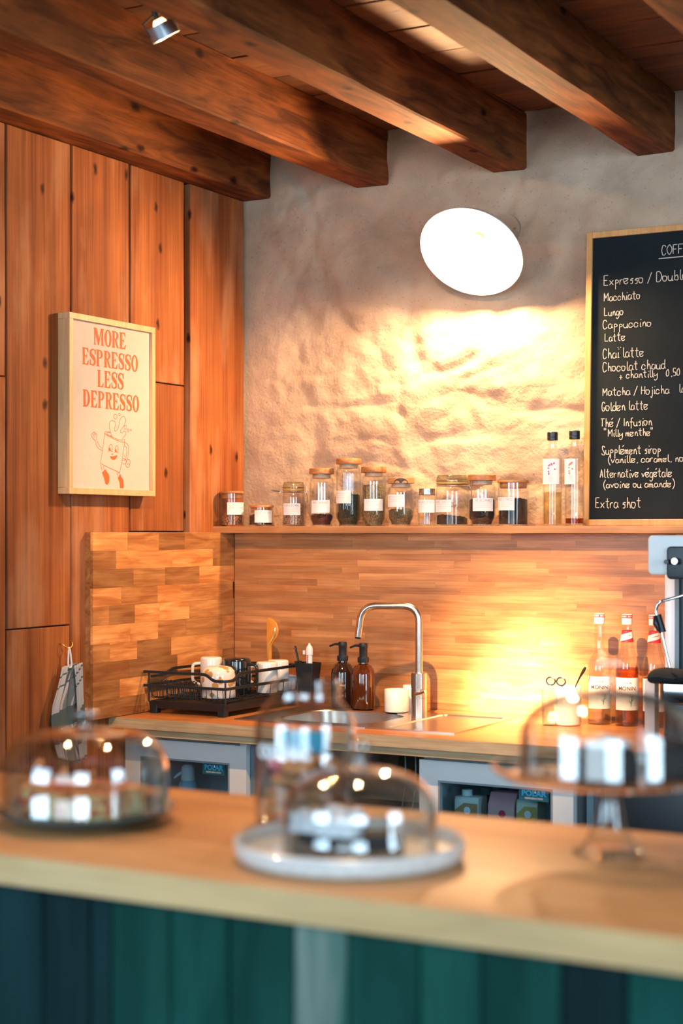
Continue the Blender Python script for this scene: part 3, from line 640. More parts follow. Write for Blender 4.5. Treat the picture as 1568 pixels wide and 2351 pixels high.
def jar(u0, u1, vt, Yc, style, fillv, tea, lab, lines, lbl, ink=M_ink, lidm=None, tilt=0):
    uc = (u0 + u1) / 2; c = PY(uc, 1210, Yc); r = (u1 - u0) * (5.5 / F) / 2; h = zof(vt, Yc, uc) - ZS; fh = zof(fillv, Yc, uc) - ZS
    t = thing('storage_jar', (c.x, Yc, ZS), lab, 'jar', 'tea jars on the wall shelf'); fa = face_angle(c.x, Yc); th = .0025; lidm = lidm or M_lid
    foot = None
    if style == 'straight':
        r *= .97; prof = [(0, 0), (r - .002, 0), (r, .003), (r, h - .008), (r - th, h - .008), (r - th, .006), (0, .005)]
        MB().lathe(prof, 44).build('glass_body', M_glass, t, smooth_=True, angle=40)
        MB().lathe([(0, h - .026), (r - .008, h - .026), (r - .006, h - .022), (r - .006, h - .0075), (r * 1.03, h - .0075), (r * 1.03, h - .001), (r * 1.02, h), (0, h)], 44).build('lid', lidm, t, smooth_=True, angle=30)
    elif style in ('shoulder', 'ribbed'):
        foot = [(r * .80, 0), (r * .80, .008), (r * .86, .016), (r * .97, .026), (r, .034)]
        prof = [(0, 0)] + foot + [(r, h - .050), (r * .97, h - .040), (r * .84, h - .030), (r * .80, h - .026), (r * .80, h - .019)]
        inn = [(a - th, b_ + (.0 if j > 2 else .004)) for j, (a, b_) in enumerate(prof)][::-1]
        MB().lathe(prof + [(a, b_) for a, b_ in inn if a > .004] + [(0, .005)], 84 if style == 'ribbed' else 44, flute=-.035 if style == 'ribbed' else 0, nf=28).build('glass_body', M_glass, t, smooth_=True, angle=50)
        MB().lathe([(0, h - .034), (r * .70, h - .034), (r * .72, h - .032), (r * .72, h - .020), (0, h - .020)], 40).build('seal', M_gasket, t, smooth_=True, angle=30)
        MB().lathe([(0, h - .0195), (r * 1.0, h - .0195), (r * 1.02, h - .018), (r * 1.02, h - .0015), (r * 1.0, h), (0, h)], 44).build('lid', lidm, t, smooth_=True, angle=30)
    elif style == 'clip':
        nk = h - .032
        prof = [(0, 0), (r - .003, 0), (r, .004), (r, nk - .022), (r * .97, nk - .012), (r * .90, nk - .004), (r * .90, nk)]
        MB().lathe(prof + [(r * .90 - th, nk), (r * .88, nk - .010), (r - th, nk - .022), (r - th, .006), (0, .005)], 44).build('glass_body', M_glass, t, smooth_=True, angle=40)
        MB().lathe([(r * .93, nk), (r * .96, nk + .002), (r * .96, nk + .005), (r * .93, nk + .007), (r * .7, nk + .007), (r * .7, nk)], 40).build('seal', mat('amber_rubber_seal', (.50, .30, .10), .5), t, smooth_=True, angle=30)
        MB().lathe([(0, nk + .0075), (r * .95, nk + .0075), (r * .96, nk + .010), (r * .96, nk + .020), (r * .90, nk + .026), (r * .88, h), (r * .6, h), (r * .55, h - .003), (0, h - .003)], 44).build('lid', M_lipglass, t, smooth_=True, angle=35)
        mb = MB(); R_ = r * .93
        for zz in (nk - .004, nk + .013): mb.tube([((R_ + .003) * math.cos(2 * PI * i / 36), (R_ + .003) * math.sin(2 * PI * i / 36), zz) for i in range(36)], .0011, 6, closed=True)
        mb.build('wire_bands', M_wire, t, smooth_=True)
        a = fa + PI / 2 * (.93 if uc > 900 else 1); e1 = Vector((math.cos(a), math.sin(a), 0)); e2 = Vector((-math.sin(a), math.cos(a), 0))
        if uc > 900: e2 = -e2
        mb = MB()
        for s_ in (-.011, .011): mb.tube([e1 * (R_ + .003) + e2 * s_ + Vector((0, 0, nk + .024)), e1 * (R_ + .010) + e2 * s_ + Vector((0, 0, nk + .014)), e1 * (R_ + .009) + e2 * s_ + Vector((0, 0, nk - .006)), e1 * (R_ + .004) + e2 * s_ + Vector((0, 0, nk - .004))], .0011, 6)
        mb.tube(smooth3([e1 * (R_ + .006) + e2 * .011 + Vector((0, 0, nk)), e1 * (R_ + .012) + e2 * .008 + Vector((0, 0, nk - .020)), e1 * (R_ + .014) + Vector((0, 0, nk - .040)), e1 * (R_ + .012) - e2 * .008 + Vector((0, 0, nk - .020)), e1 * (R_ + .006) - e2 * .011 + Vector((0, 0, nk))]), .0011, 6)
        mb.build('clamp', M_wire, t, smooth_=True)
        if uc < 900:
            mb = MB(); mb.tube(smooth3([-e1 * (R_ + .002) + Vector((0, 0, nk - .004)), -e1 * (R_ + .010) + Vector((0, 0, nk + .010)), -e1 * (R_ + .016) + Vector((0, 0, nk + .002)), -e1 * (R_ + .010) + Vector((0, 0, nk - .006))]), .0011, 6)
            mb.tube([-e1 * (R_ + .012) + Vector((0, 0, nk - .001)), -e1 * (R_ + .030) + Vector((0, 0, nk + .001)), -e1 * (R_ + .043) + Vector((0, 0, nk + .003))], [.002, .0028, .001], 6); mb.build('hinge', M_wire, t, smooth_=True)
    else:
        nk = h - .016
        prof = [(0, 0), (r - .002, 0), (r, .003), (r, nk - .010), (r * .93, nk - .003), (r * .86, nk)]
        MB().lathe(prof + [(r * .84, nk), (r - th, nk - .012), (r - th, .006), (0, .005)], 40).build('glass_body', M_glass, t, smooth_=True, angle=40)
        MB().lathe([(r * .90, nk - .006), (r * .92, nk - .004), (r * .90, nk), (r * .92, nk + .003), (r * .90, nk + .006), (r * .90, h - .001), (r * .88, h), (0, h)], 40).build('lid', M_steel, t, smooth_=True, angle=30)
    if tea == 'bag':
        b_ = .018; MB().add([(-b_, -b_ * .7, .006), (b_, -b_ * .7, .006), (b_ * .2, b_, .006), (0, 0, .052)], [(0, 1, 2), (0, 3, 1), (1, 3, 2), (2, 3, 0)]).build('tea_bag', mat('grey_mesh_tea_bag', (.34, .33, .36), .8, vary=.15, bscale=300), t)
    else: tea_fill(t, r, fh, TEA[tea], tilt, foot)
    paper_label(t, r, fa, *lbl[:4], c.x, Yc, lines, ink, lbl[4] if len(lbl) > 4 else 0)
    return t
Mlid2 = wood('light_lid', (.55, .27, .09), (.72, .40, .17), 0, .45, 20, 0, .1, .1, .2, .3)
jar(502, 562, 1128, -.045, 'straight', 1184, 'orange', 'leftmost glass jar with thin wooden lid, label D\'AUTOMNE, a third full of orange-brown tea', ['DELICE', "*D'AUTOMNE", '~', '~~'], (521, 562, 1154, 1182))
jar(568, 630, 1160, -.02, 'straight', 1184, 'darkmix', 'shortest glass jar with thin wooden lid, label ETE INDIEN', ['ÉTÉ INDIEN', '~', '~', '~~'], (584, 625, 1172, 1200))
jar(647, 701, 1107, 0, 'clip', 1164, 'flower', 'narrow clip-top jar of flower tea, wire clasp sticking out at left', ["FLEUR DE STE MARIE", '~', '~', '~', '~~'], (650, 690, 1156, 1183), tilt=.006)
jar(709, 768, 1076, 0, 'shoulder', 1184, 'berry', 'wood-lidded jar with dark red berry tea and a red handwritten label', ['BAIES SAUVAGES', '~', '~', '~~'], (715, 757, 1149, 1178, .002), M_inkred)
jar(771, 830, 1053, .01, 'ribbed', 1138, 'green', 'tallest ribbed glass jar with wooden lid, half full of dark green tea', ['~', '~~', '~'], (770, 806, 1127, 1156))
jar(829, 887, 1072, 0, 'shoulder', 1117, 'herb', 'wood-lidded jar nearly full of mixed green and orange herbs', ['~', '~', '~~'], (836, 879, 1146, 1173))
jr = jar(890, 951, 1097, -.01, 'shoulder', 1172, 'olive', 'wood-lidded jar with a dark half-round stain on its lid', ['~', '~', '~~'], (887, 928, 1136, 1164), lidm=Mlid2)
fa = face_angle(jr.location.x, jr.location.y); hh = zof(1097, -.01, 920) - ZS; R_ = .0895 / 2 * 1.02 + .0006
MB().add([(R_ * math.cos(fa), R_ * math.sin(fa), hh - .019)] + [(R_ * math.cos(fa + .55 * math.cos(a)), R_ * math.sin(fa + .55 * math.cos(a)), hh - .019 + .0165 * math.sin(a)) for a in [PI * i / 12 for i in range(13)]], [(0, i + 1, i + 2) for i in range(12)]).build('lid_knot', mat('dark_knot', (.05, .025, .02), .5), jr)
jar(1000, 1076, 1091, .02, 'clip', 1187, 'black', 'widest clip-top jar with amber seal and a low heap of black tea', ['EARL GREY', '~', '~', '~~'], (1000, 1036, 1148, 1176), tilt=-.006)
jar(960, 1001, 1122, -.01, 'small', 1190, 'bag', 'smallest jar with a metal screw lid and a grey tea bag inside', ['FLEURS DE BACH', '~', '~', '~~'], (961, 998, 1148, 1177))
jar(1075, 1138, 1090, -.01, 'shoulder', 1149, 'black', 'jar with a reddish wooden lid, half full of black tea', ['THE DES MOINES', '~', '~~', '~'], (1086, 1131, 1144, 1174))
jar(1143, 1214, 1103, 0, 'straight', 1148, 'black', 'wide jar with thin wooden lid and black tea, rightmost of the jars', ['ORIENT EXPRESS', '~', '~', '~~'], (1142, 1181, 1142, 1172))
# two syrup bottles on the shelf
M_petal = mat('pink_print', (.80, .10, .30), .6); M_petal2 = mat('terracotta_print', (.62, .22, .12), .6); M_leafp = mat('leaf_green_print', (.10, .30, .08), .6)
for u0, u1, vt, Yc, lv, lc, lab, pm, lbl in ((1246, 1291, 992, .0, 1130, (.80, .70, .42), 'clear bottle with black cap and pink flower label, half full, left one', M_petal, (1247, 1283)), (1297, 1341, 989, -.01, 1190, (.36, .10, .02), 'clear bottle with black cap, a little brown syrup left, against the blackboard', M_petal2, (1296, 1321))):
    uc = (u0 + u1) / 2; c = PY(uc, 1205, Yc); t = thing('cordial_bottle', (c.x, Yc, ZS), lab, 'bottle', 'capped bottles on the shelf'); r = .0315; H_ = zof(vt, Yc, uc) - ZS
    pr = [(0, 0), (r - .003, 0), (r, .004), (r, H_ * .70), (r * .97, H_ * .735), (r * .70, H_ * .77), (r * .48, H_ * .80), (r * .42, H_ * .83), (r * .40, H_ * .92), (r * .46, H_ * .93)]
    MB().lathe(pr + [(a - .0025, b_) for a, b_ in pr[::-1] if a > .004][:-1] + [(0, .007)], 40).build('glass_body', M_glass, t, smooth_=True, angle=45)
    MB().lathe([(r * .52, H_ * .91), (r * .55, H_ * .915), (r * .55, H_ * .94), (r * .52, H_ * .943), (r * .55, H_ * .946), (r * .55, H_ * .995), (r * .50, H_), (0, H_)], 32).build('cap', M_blackp, t, smooth_=True, angle=30)
    lh = zof(lv, Yc, uc) - ZS; MB().lathe([(0, .0075), (r - .0034, .0075), (r - .0034, lh), (0, lh)], 36).build('syrup', glass('pale_syrup' if lv < 1150 else 'brown_syrup', (.90, .82, .60) if lv < 1150 else (.55, .20, .04), (.8, .8, .7), .3), t, smooth_=True, angle=30)
    fa = face_angle(c.x, Yc); paper_label(t, r, fa, lbl[0], lbl[1], 1054, 1112, c.x, Yc, [], M_ink)
    mb = MB(); rnd = random.Random(3); off = -.2 if lbl[0] < 1290 else -.45
    for _ in range(11):
        a = rnd.uniform(-.45, .45) if lbl[0] < 1290 else rnd.uniform(-.25, .25); z = .185 + rnd.uniform(-.018, .018); R_ = r + .0014
        mb.add([(R_ * math.cos(fa + off + a + .09 * math.cos(q_)), R_ * math.sin(fa + off + a + .09 * math.cos(q_)), z + .0035 * math.sin(q_) * rnd.uniform(.6, 1.3)) for q_ in [i * PI / 3 for i in range(6)]], [tuple(range(6))])
    mb.build('flower_print', pm, t)
    mb = MB()
    for i in range(5): mb.strokes(scribble(-.009, .009, -.004 * i, .0016), .0004, cyl_map(r + .0014, fa + off, .160))
    mb.build('small_print', M_ink, t)

# ================================================================ BLACKBOARD
bl0 = PY(1344, 1197, .055); BX = bl0.x; BZ0 = ZS + .0005; BZ1 = 2.475; BY0, BY1 = .045, .082
bb = thing('blackboard', (BX, .05, BZ0), 'large framed chalk menu board leaning on the shelf at right', 'blackboard')
LW = 1.1
def bmap(x, z, off=0.0): # board plane leans back
    f_ = z / (BZ1 - BZ0); return (x, (BY0 - .05) + (BY1 - BY0) * f_ - off, z)
H_ = BZ1 - BZ0
def bslab(x0, x1, z0, z1, t0, t1, name, m, bv=.001):
    vs = [bmap(x, z, o) for o in (t0, t1) for x, z in ((x0, z0), (x1, z0), (x1, z1), (x0, z1))]
    return MB().add(vs, [(0, 1, 2, 3), (7, 6, 5, 4), (0, 4, 5, 1), (1, 5, 6, 2), (2, 6, 7, 3), (3, 7, 4, 0)]).build(name, m, bb, bevel=bv, bseg=1)
fw = .020
bslab(fw - .002, LW - fw, fw - .002, H_ - fw + .002, -.005, .008, 'slate_panel', mat('blackboard_paint', (.006, .012, .016), .8, spec=.2, vary=.25, bscale=6), 0)
bslab(0, fw, 0, H_, -.006, .016, 'frame_rail', M_bframe); bslab(LW - fw, LW, 0, H_, -.006, .016, 'frame_rail', M_bframe)
bslab(fw, LW - fw, 0, fw, -.006, .016, 'frame_rail', M_bframe); bslab(fw, LW - fw, H_ - fw, H_, -.006, .016, 'frame_rail', M_bframe)
M_chalk = mat('chalk_pen', (.60, .54, .44), .9)
def line(text, u0, u1, v, cap_px, sl=0.0):
    p0 = PY(u0, v, .06); p1 = PY(u1, v, .06); k_ = 5.2 / F
    if u1: st = write_fit(text, p0.x - BX, p1.x - BX, p0.z - BZ0, cap_px * k_ * .92, slope=0)
    MB().strokes(st, .0025, lambda x, z: bmap(x, z, .0088)).build('chalk_line', M_chalk, bb)
rowsB = [('COFFEES', 1517, 1610, 584, 24), ('Expresso / Double', 1385, 1578, 655, 24), ('Macchiato', 1386, 1470, 691, 20), ('Lungo', 1387, 1432, 725, 19), ('Cappuccino', 1384, 1497, 755, 20), ('Latte', 1389, 1437, 784, 20),
         ('Chaï latte', 1385, 1480, 823, 24), ('Chocolat chaud', 1385, 1530, 853, 22), ('+ chantilly   0,50 cts', 1423, 1600, 869, 17), ('Matcha / Hojicha   latte', 1386, 1610, 909, 20), ('Golden latte', 1384, 1491, 944, 22),
         ('Thé / Infusion', 1382, 1501, 980, 20), ('"Milly menthe"', 1390, 1506, 1003, 18), ('Supplément sirop', 1385, 1522, 1044, 21), ('(vanille, caramel, noisette)', 1399, 1640, 1063, 17), ('Alternative végétale', 1382, 1548, 1097, 21), ('(avoine ou amande)', 1389, 1557, 1120, 17), ('Extra shot', 1373, 1478, 1166, 25)]
for a in rowsB: line(*a)
p0, p1 = PY(1510, 593, .06), PY(1640, 583, .06)
MB().strokes([[(p0.x - BX, p0.z - BZ0), (p1.x - BX, p0.z - BZ0 + .002)]], .003, lambda x, z: bmap(x, z, .0088)).build('chalk_line', M_chalk, bb)

# ================================================================ POSTER
FX = .012; pf = thing('picture_frame', (XL, 0, 0), 'oak framed poster reading MORE ESPRESSO LESS DEPRESSO on the plank wall', 'poster')
dX = FX - XL; ya, yb, za, zb = -.962, -.505, 1.618, 2.182; fw = .019
for q in ((ya, yb, za, za + fw), (ya, yb, zb - fw, zb), (ya, ya + fw, za + fw, zb - fw), (yb - fw, yb, za + fw, zb - fw)):
    MB().box(.001, dX, q[0], q[1], q[2], q[3]).build('frame_side', M_frame, pf, bevel=.0008, bseg=1)
MB().box(.001, dX - .010, ya + fw - .001, yb - fw + .001, za + fw - .001, zb - fw + .001).build('poster_sheet', mat('cream_poster_paper', (.50, .47, .43), .8, vary=.03, bscale=40), pf)
M_or = mat('orange_poster_ink', (.74, .11, .02), .7); XP = dX - .0094; WX = XL + XP
# chunky condensed serif capitals
def glyph(ch):
    P = []; T = .25
    def rc(x0, y0, x1, y1): P.append([(x0, y0), (x1, y0), (x1, y1), (x0, y1)])
    def tri(*a): P.append(list(a))
    def stem(x, serf=True, w=T, b=True, t=True):
        rc(x, 0, x + w, 1)
        if b: P.append([(x - .10, 0), (x + w + .10, 0), (x + w + .08, .035), (x + w, .07), (x, .07), (x - .08, .035)])
        if t: P.append([(x - .10, 1), (x - .08, .965), (x, .93), (x + w, .93), (x + w + .08, .965), (x + w + .10, 1)])
    def ring(cx, cy, ro, so, ri, si, a0=0, a1=360, n=20):
        for i in range(n):
            a, b_ = math.radians(a0 + (a1 - a0) * i / n), math.radians(a0 + (a1 - a0) * (i + 1) / n)
            P.append([(cx + ro * math.cos(a), cy + so * math.sin(a)), (cx + ro * math.cos(b_), cy + so * math.sin(b_)), (cx + ri * math.cos(b_), cy + si * math.sin(b_)), (cx + ri * math.cos(a), cy + si * math.sin(a))])
    if ch in 'EL':
        stem(.10); rc(.3, 0, .78, .07); tri((.78, 0), (.86, .30), (.78, .26), (.60, .07))
        if ch == 'E': rc(.3, .93, .76, 1); tri((.76, 1), (.84, .72), (.76, .76), (.58, .93)); rc(.3, .48, .58, .55); tri((.58, .38), (.62, .38), (.62, .66), (.58, .66)); tri((.5, .52), (.6, .40), (.6, .64), (.6, .52))
        return P, .94
    if ch in 'PR':
        stem(.10, b=True); ring(.42, .735, .44, .265, .20, .20, -90, 90); rc(.3, .93, .42, 1); rc(.3, .47, .42, .535)
        if ch == 'R': P.append([(.38, .50), (.60, .50), (.82, .10), (.98, .0), (.70, 0), (.62, .06)])
        return P, 1.0
    if ch == 'D': stem(.10); ring(.38, .5, .54, .5, .28, .43, -90, 90, 24); rc(.3, .93, .4, 1); rc(.3, 0, .4, .07); return P, 1.02
    if ch == 'O': ring(.48, .5, .46, .52, .20, .44, 0, 360, 32); return P, .98
    if ch == 'M': stem(.08, w=.13); stem(.98, w=T); P.append([(.05, 1), (.36, 1), (.72, .28), (.64, 0), (.56, 0)]); P.append([(.56, 0), (.66, 0), (1.02, 1), (.95, 1), (.88, .85)]); return P, 1.36
    if ch == 'S':
        ctr = [(.80, .72), (.72, .90), (.45, .965), (.20, .86), (.20, .66), (.42, .53), (.66, .38), (.70, .17), (.45, .035), (.18, .10), (.10, .28)]
        wd = [.05, .07, .08, .18, .25, .27, .27, .20, .08, .07, .05]; c2 = smooth(ctr, 4); k_ = len(c2); vs = []
        for i, p in enumerate(c2):
            a, b_ = c2[max(i - 1, 0)], c2[min(i + 1, k_ - 1)]; dx, dy = b_[0] - a[0], b_[1] - a[1]; l = math.hypot(dx, dy) or 1; q_ = i / 4; j = min(int(q_), 9); w = wd[j] + (wd[j + 1] - wd[j]) * (q_ - j)
            vs.append(((p[0] - dy / l * w / 2, p[1] + dx / l * w / 2), (p[0] + dy / l * w / 2, p[1] - dx / l * w / 2)))
        for i in range(k_ - 1): P.append([vs[i][0], vs[i][1], vs[i + 1][1], vs[i + 1][0]])
        tri((.74, .66), (.82, .66), (.84, .98), (.78, .98), (.70, .86)); tri((.08, .36), (.16, .36), (.20, .14), (.12, .02), (.06, .02)); return P, .90
for text, u0, u1, v0, v1, ur in (('MORE', 215.4, 289.7, 752, 791, 217), ('ESPRESSO', 188.6, 316.8, 797, 836, 190), ('LESS', 223.7, 284.3, 849, 888, 225), ('DEPRESSO', 190.3, 319.3, 893.6, 933, 192)):
    y0 = PX(u0, v0, WX).y; y1 = PX(u1, v0, WX).y; z1_ = PX(ur, v0, WX).z; z0_ = PX(ur, v1, WX).z; mb = MB(); x = 0; al = []
    for ch in text:
        P, adv = glyph(ch); al += [[(x + a, b_) for a, b_ in q] for q in P]; x += adv
    for qi, q in enumerate(al): mb.add([(XP + .00003 * (qi % 9), y0 + (y1 - y0) * a / (x - .03), z0_ + (z1_ - z0_) * b_) for a, b_ in q], [tuple(range(len(q)))])
    mb.build('poster_lettering', M_or, pf)
def dpt(s): return [(lambda w: (w.y, w.z))(PX(200 + float(a.split(',')[0]) * 130 / 1455, 930 + float(a.split(',')[1]) * 210 / 2351, WX)) for a in s.split()]
draw = ['455,700 410,1080 352,1460 375,1510 560,1610 760,1695 850,1690 965,950', '455,700 480,760 640,850 820,930 930,955 965,940 960,890 930,880', '455,700 480,682 600,688', '510,720 540,705 610,715', '510,720 530,770 640,800', '490,740 660,830 850,900 915,900',
        '915,880 925,840 995,750 985,680 950,670 900,715 855,700 870,640 940,540 990,430 980,330 920,290 850,370 820,520 770,640 720,665 705,620 735,480 690,410 620,400 580,450 575,570 600,700 640,800 665,825',
        '390,1105 320,1050 255,920', '385,1165 300,1120 240,1030 220,940', '215,930 160,860 110,790 120,740 160,700 200,690 215,730 245,740 250,800 240,910', '150,740 180,800 185,830', '175,700 195,770', '215,730 215,790',
        '970,970 1020,990 1070,1070 1065,1200 1040,1370', '965,1055 1010,1080 1020,1200 1005,1310', '940,1290 1000,1340 1040,1400', '915,1360 980,1390 1020,1430', '910,1420 960,1420 1000,1380', '905,1500 960,1515 1000,1480 1000,1430', '1040,1400 1090,1400 1105,1490 1080,1590 1030,1595 990,1540 1010,1460 1040,1400', '1045,1490 1050,1550', '1075,1490 1078,1550',
        '355,1520 365,1600 390,1670', '425,1560 420,1600 435,1650', '765,1710 780,1780 800,1810', '825,1710 835,1780']
ell = [(728, 298, 42, 62), (832, 240, 24, 34), (985, 568, 34, 52), (1052, 652, 20, 38), (1126, 640, 14, 24), (650, 1268, 16, 18)]
strk = [dpt(s_) for s_ in draw]
for cx, cy, rx, ry in ell: strk.append(dpt(' '.join(f'{cx + rx * math.cos(a)},{cy + ry * math.sin(a)}' for a in [2 * PI * i / 12 for i in range(13)])))
strk += [dpt('560,1165 560,1090 590,1020 630,1015 650,1080 645,1190'), dpt('530,1200 590,1170 655,1205'), dpt('720,1200 720,1110 750,1050 785,1055 795,1130 790,1230'), dpt('695,1225 740,1200 795,1240')]
MB().strokes(strk, .0014, lambda y, z: (XP, y, z)).build('poster_drawing', M_or, pf)
fills = ['560,1090 590,1100 620,1180 560,1180', '725,1130 750,1140 765,1215 715,1205', '585,1310 640,1320 720,1305 770,1280 770,1330 730,1390 680,1408 620,1380', '470,1640 490,1690 555,1780 572,1860 560,1990 520,2050 470,2020 440,1880 385,1740', '855,1770 875,1840 930,1920 940,2060 935,2135 850,2135 835,1980 790,1870']
for s_ in fills: p = dpt(s_); MB().add([(XP + .0001, a, b_) for a, b_ in p], [tuple(range(len(p)))]).build('poster_fill', M_or, pf)

# ================================================================ WALL LAMP
LC = Vector((.966, -.062, 2.422)); LR = .175
wlp = thing('wall_lamp', (1.017, YB - .01, 2.517), 'white enamel dish lamp, lit, on the rough plaster wall', 'wall lamp')
o0 = wlp.location; nrm = Vector((0, -1, -1)).normalized(); U = Vector((1, 0, 0)); V = nrm.cross(U)
def disc_lathe(prof, n=56):
    vs = []; fs = []
    for r, a in prof:
        for i in range(n): q_ = 2 * PI * i / n; vs.append(LC - o0 + U * (r * math.cos(q_)) + V * (r * math.sin(q_)) + nrm * a)
    for j in range(len(prof) - 1):
        for i in range(n): i2 = (i + 1) % n; fs.append((j * n + i, j * n + i2, (j + 1) * n + i2, (j + 1) * n + i))
    return MB().add(vs, fs)
M_shade = mat('white_lamp_enamel', (.88, .86, .82), .35)
outer = [(LR, 0), (LR * 1.005, .002), (LR, .004 - .006), (LR * .90, -.030), (LR * .70, -.062), (LR * .45, -.086), (LR * .30, -.094), (LR * .28, -.125), (.0, -.127)]
inner = [(LR - .001, .001), (LR * .89, -.026), (LR * .69, -.058), (LR * .44, -.082), (LR * .30, -.088), (.0, -.089)]
disc_lathe(inner[::-1] + outer).build('shade', M_shade, wlp, smooth_=True, angle=50)
m = bpy.data.materials.new('lit_globe_bulb'); m.use_nodes = True; t_ = m.node_tree; t_.nodes.clear(); oo = t_.nodes.new('ShaderNodeOutputMaterial'); em = t_.nodes.new('ShaderNodeEmission'); em.inputs[0].default_value = (1, .60, .29, 1); em.inputs[1].default_value = 1350; t_.links.new(em.outputs[0], oo.inputs[0])
bm_ = MB(); n_ = 16; pr = [(.047 * math.sin(PI * i / n_), .047 * math.cos(PI * i / n_)) for i in range(n_ + 1)]; 
disc_lathe([(max(a, .0001), b_ - .018) for a, b_ in pr], 32).build('bulb', m, wlp, smooth_=True)
disc_lathe([(.0, -.088), (.018, -.088), (.016, -.074), (0, -.072)], 20).build('socket', mat('brass_socket', (.65, .42, .16), .3, 1), wlp, smooth_=True)
mb = MB(); mb.tube([Vector((0, .008, 0)), Vector((0, -.010, 0))], .052, 36); mb.build('wall_plate', mat('grey_metal_plate', (.40, .34, .27), .45, .3), wlp, smooth_=True, angle=40)
MB().tube([Vector((.036, -.010, .002)), Vector((.036, -.013, .002))], .004, 12).build('screw', M_steel, wlp, smooth_=True)
be = LC - o0 - nrm * .12; MB().tube(smooth3([Vector((0, -.008, 0)), Vector((-.01, -.025, .006)), Vector((be.x * .6, be.y + .01, be.z + .02)), be], 5), .008, 12).build('arm', M_shade, wlp, smooth_=True)

# ================================================================ CEILING SPOTLIGHT
sc_ = Vector((.825, -1.614, 2.757)); sl = thing('ceiling_spotlight', (.80, -1.60, ZC - .004), 'small brushed ring spotlight hanging between the second and third beams', 'spotlight')
ax = Vector((.25, .47, -.85)).normalized(); u1_ = ax.orthogonal().normalized(); v1_ = ax.cross(u1_); rel = sc_ - Vector(sl.location)
def ringl(prof, n=40):
    vs = []; fs = []
    for r, a in prof:
        for i in range(n): q_ = 2 * PI * i / n; vs.append(rel + u1_ * (r * math.cos(q_)) + v1_ * (r * math.sin(q_)) + ax * a)
    for j in range(len(prof) - 1):
        for i in range(n): i2 = (i + 1) % n; fs.append((j * n + i, j * n + i2, (j + 1) * n + i2, (j + 1) * n + i))
    return MB().add(vs, fs)
ringl([(.036, -.018), (.038, -.018), (.038, .018), (.036, .018), (.036, -.018)]).build('ring', mat('satin_aluminium', (.50, .56, .62), .35, .9), sl, smooth_=True, angle=40)
ringl([(.0, -.030), (.012, -.030), (.025, -.008), (.027, .004), (.0, .006)]).build('reflector_bulb', mat('bulb_glass_body', (.85, .7, .5), .2, emit=(1, .62, .25), estr=6), sl, smooth_=True)
MB().tube([rel - ax * .028, rel - ax * .050, Vector((.0, .0, -.045)), Vector((0, 0, -.006))], .006, 10).build('stem', M_black, sl, smooth_=True)
MB().lathe([(0, -.012), (.03, -.012), (.032, -.010), (.032, 0), (0, 0)], 28).build('canopy', M_black, sl, smooth_=True, angle=40)
mb = MB(); mb.tube([rel + u1_ * .038, rel + u1_ * .040 - ax * .035, rel - ax * .045], .003, 8); mb.tube([rel - u1_ * .038, rel - u1_ * .040 - ax * .035, rel - ax * .045], .003, 8); mb.build('yoke', M_black, sl, smooth_=True)

# ================================================================ TOWEL
tw = thing('tea_towel', (XL, -.93, 1.14), 'grey and green checked tea towel hanging from a brass hook', 'towel')
m, t, b, N, L = nt('checked_cotton'); uvn = N('ShaderNodeUVMap'); sp_ = N('ShaderNodeSeparateXYZ'); L(uvn.outputs[0], sp_.inputs[0])
def stripes(out, stops):
    r = N('ShaderNodeValToRGB'); r.color_ramp.interpolation = 'CONSTANT'; r.color_ramp.elements[0].color = (0, 0, 0, 1); r.color_ramp.elements[1].position = stops[0][0]; r.color_ramp.elements[1].color = (stops[0][1],) * 3 + (1,)
    for a, c in stops[1:]: e = r.color_ramp.elements.new(a); e.color = (c, c, c, 1)
    md = N('ShaderNodeMath'); md.operation = 'FRACT'; L(out, md.inputs[0]); L(md.outputs[0], r.inputs['Fac']); return r.outputs['Color']
sx = stripes(sp_.outputs['X'], [(.30, 1), (.34, 0), (.40, .8), (.66, 0), (.70, 1), (.73, 0)]); sy = stripes(sp_.outputs['Y'], [(.10, 1), (.12, 0), (.22, 1), (.24, 0), (.52, 1), (.72, .2), (.76, 1), (.88, 0)])
mxx = N('ShaderNodeMath'); mxx.operation = 'MAXIMUM'; L(sx, mxx.inputs[0]); L(sy, mxx.inputs[1])
mc = N('ShaderNodeMixRGB'); L(mxx.outputs[0], mc.inputs[0]); mc.inputs[1].default_value = (.33, .34, .37, 1); mc.inputs[2].default_value = (.05, .085, .095, 1); L(mc.outputs[0], b.inputs['Base Color']); b.inputs['Roughness'].default_value = .9
M_towel = m
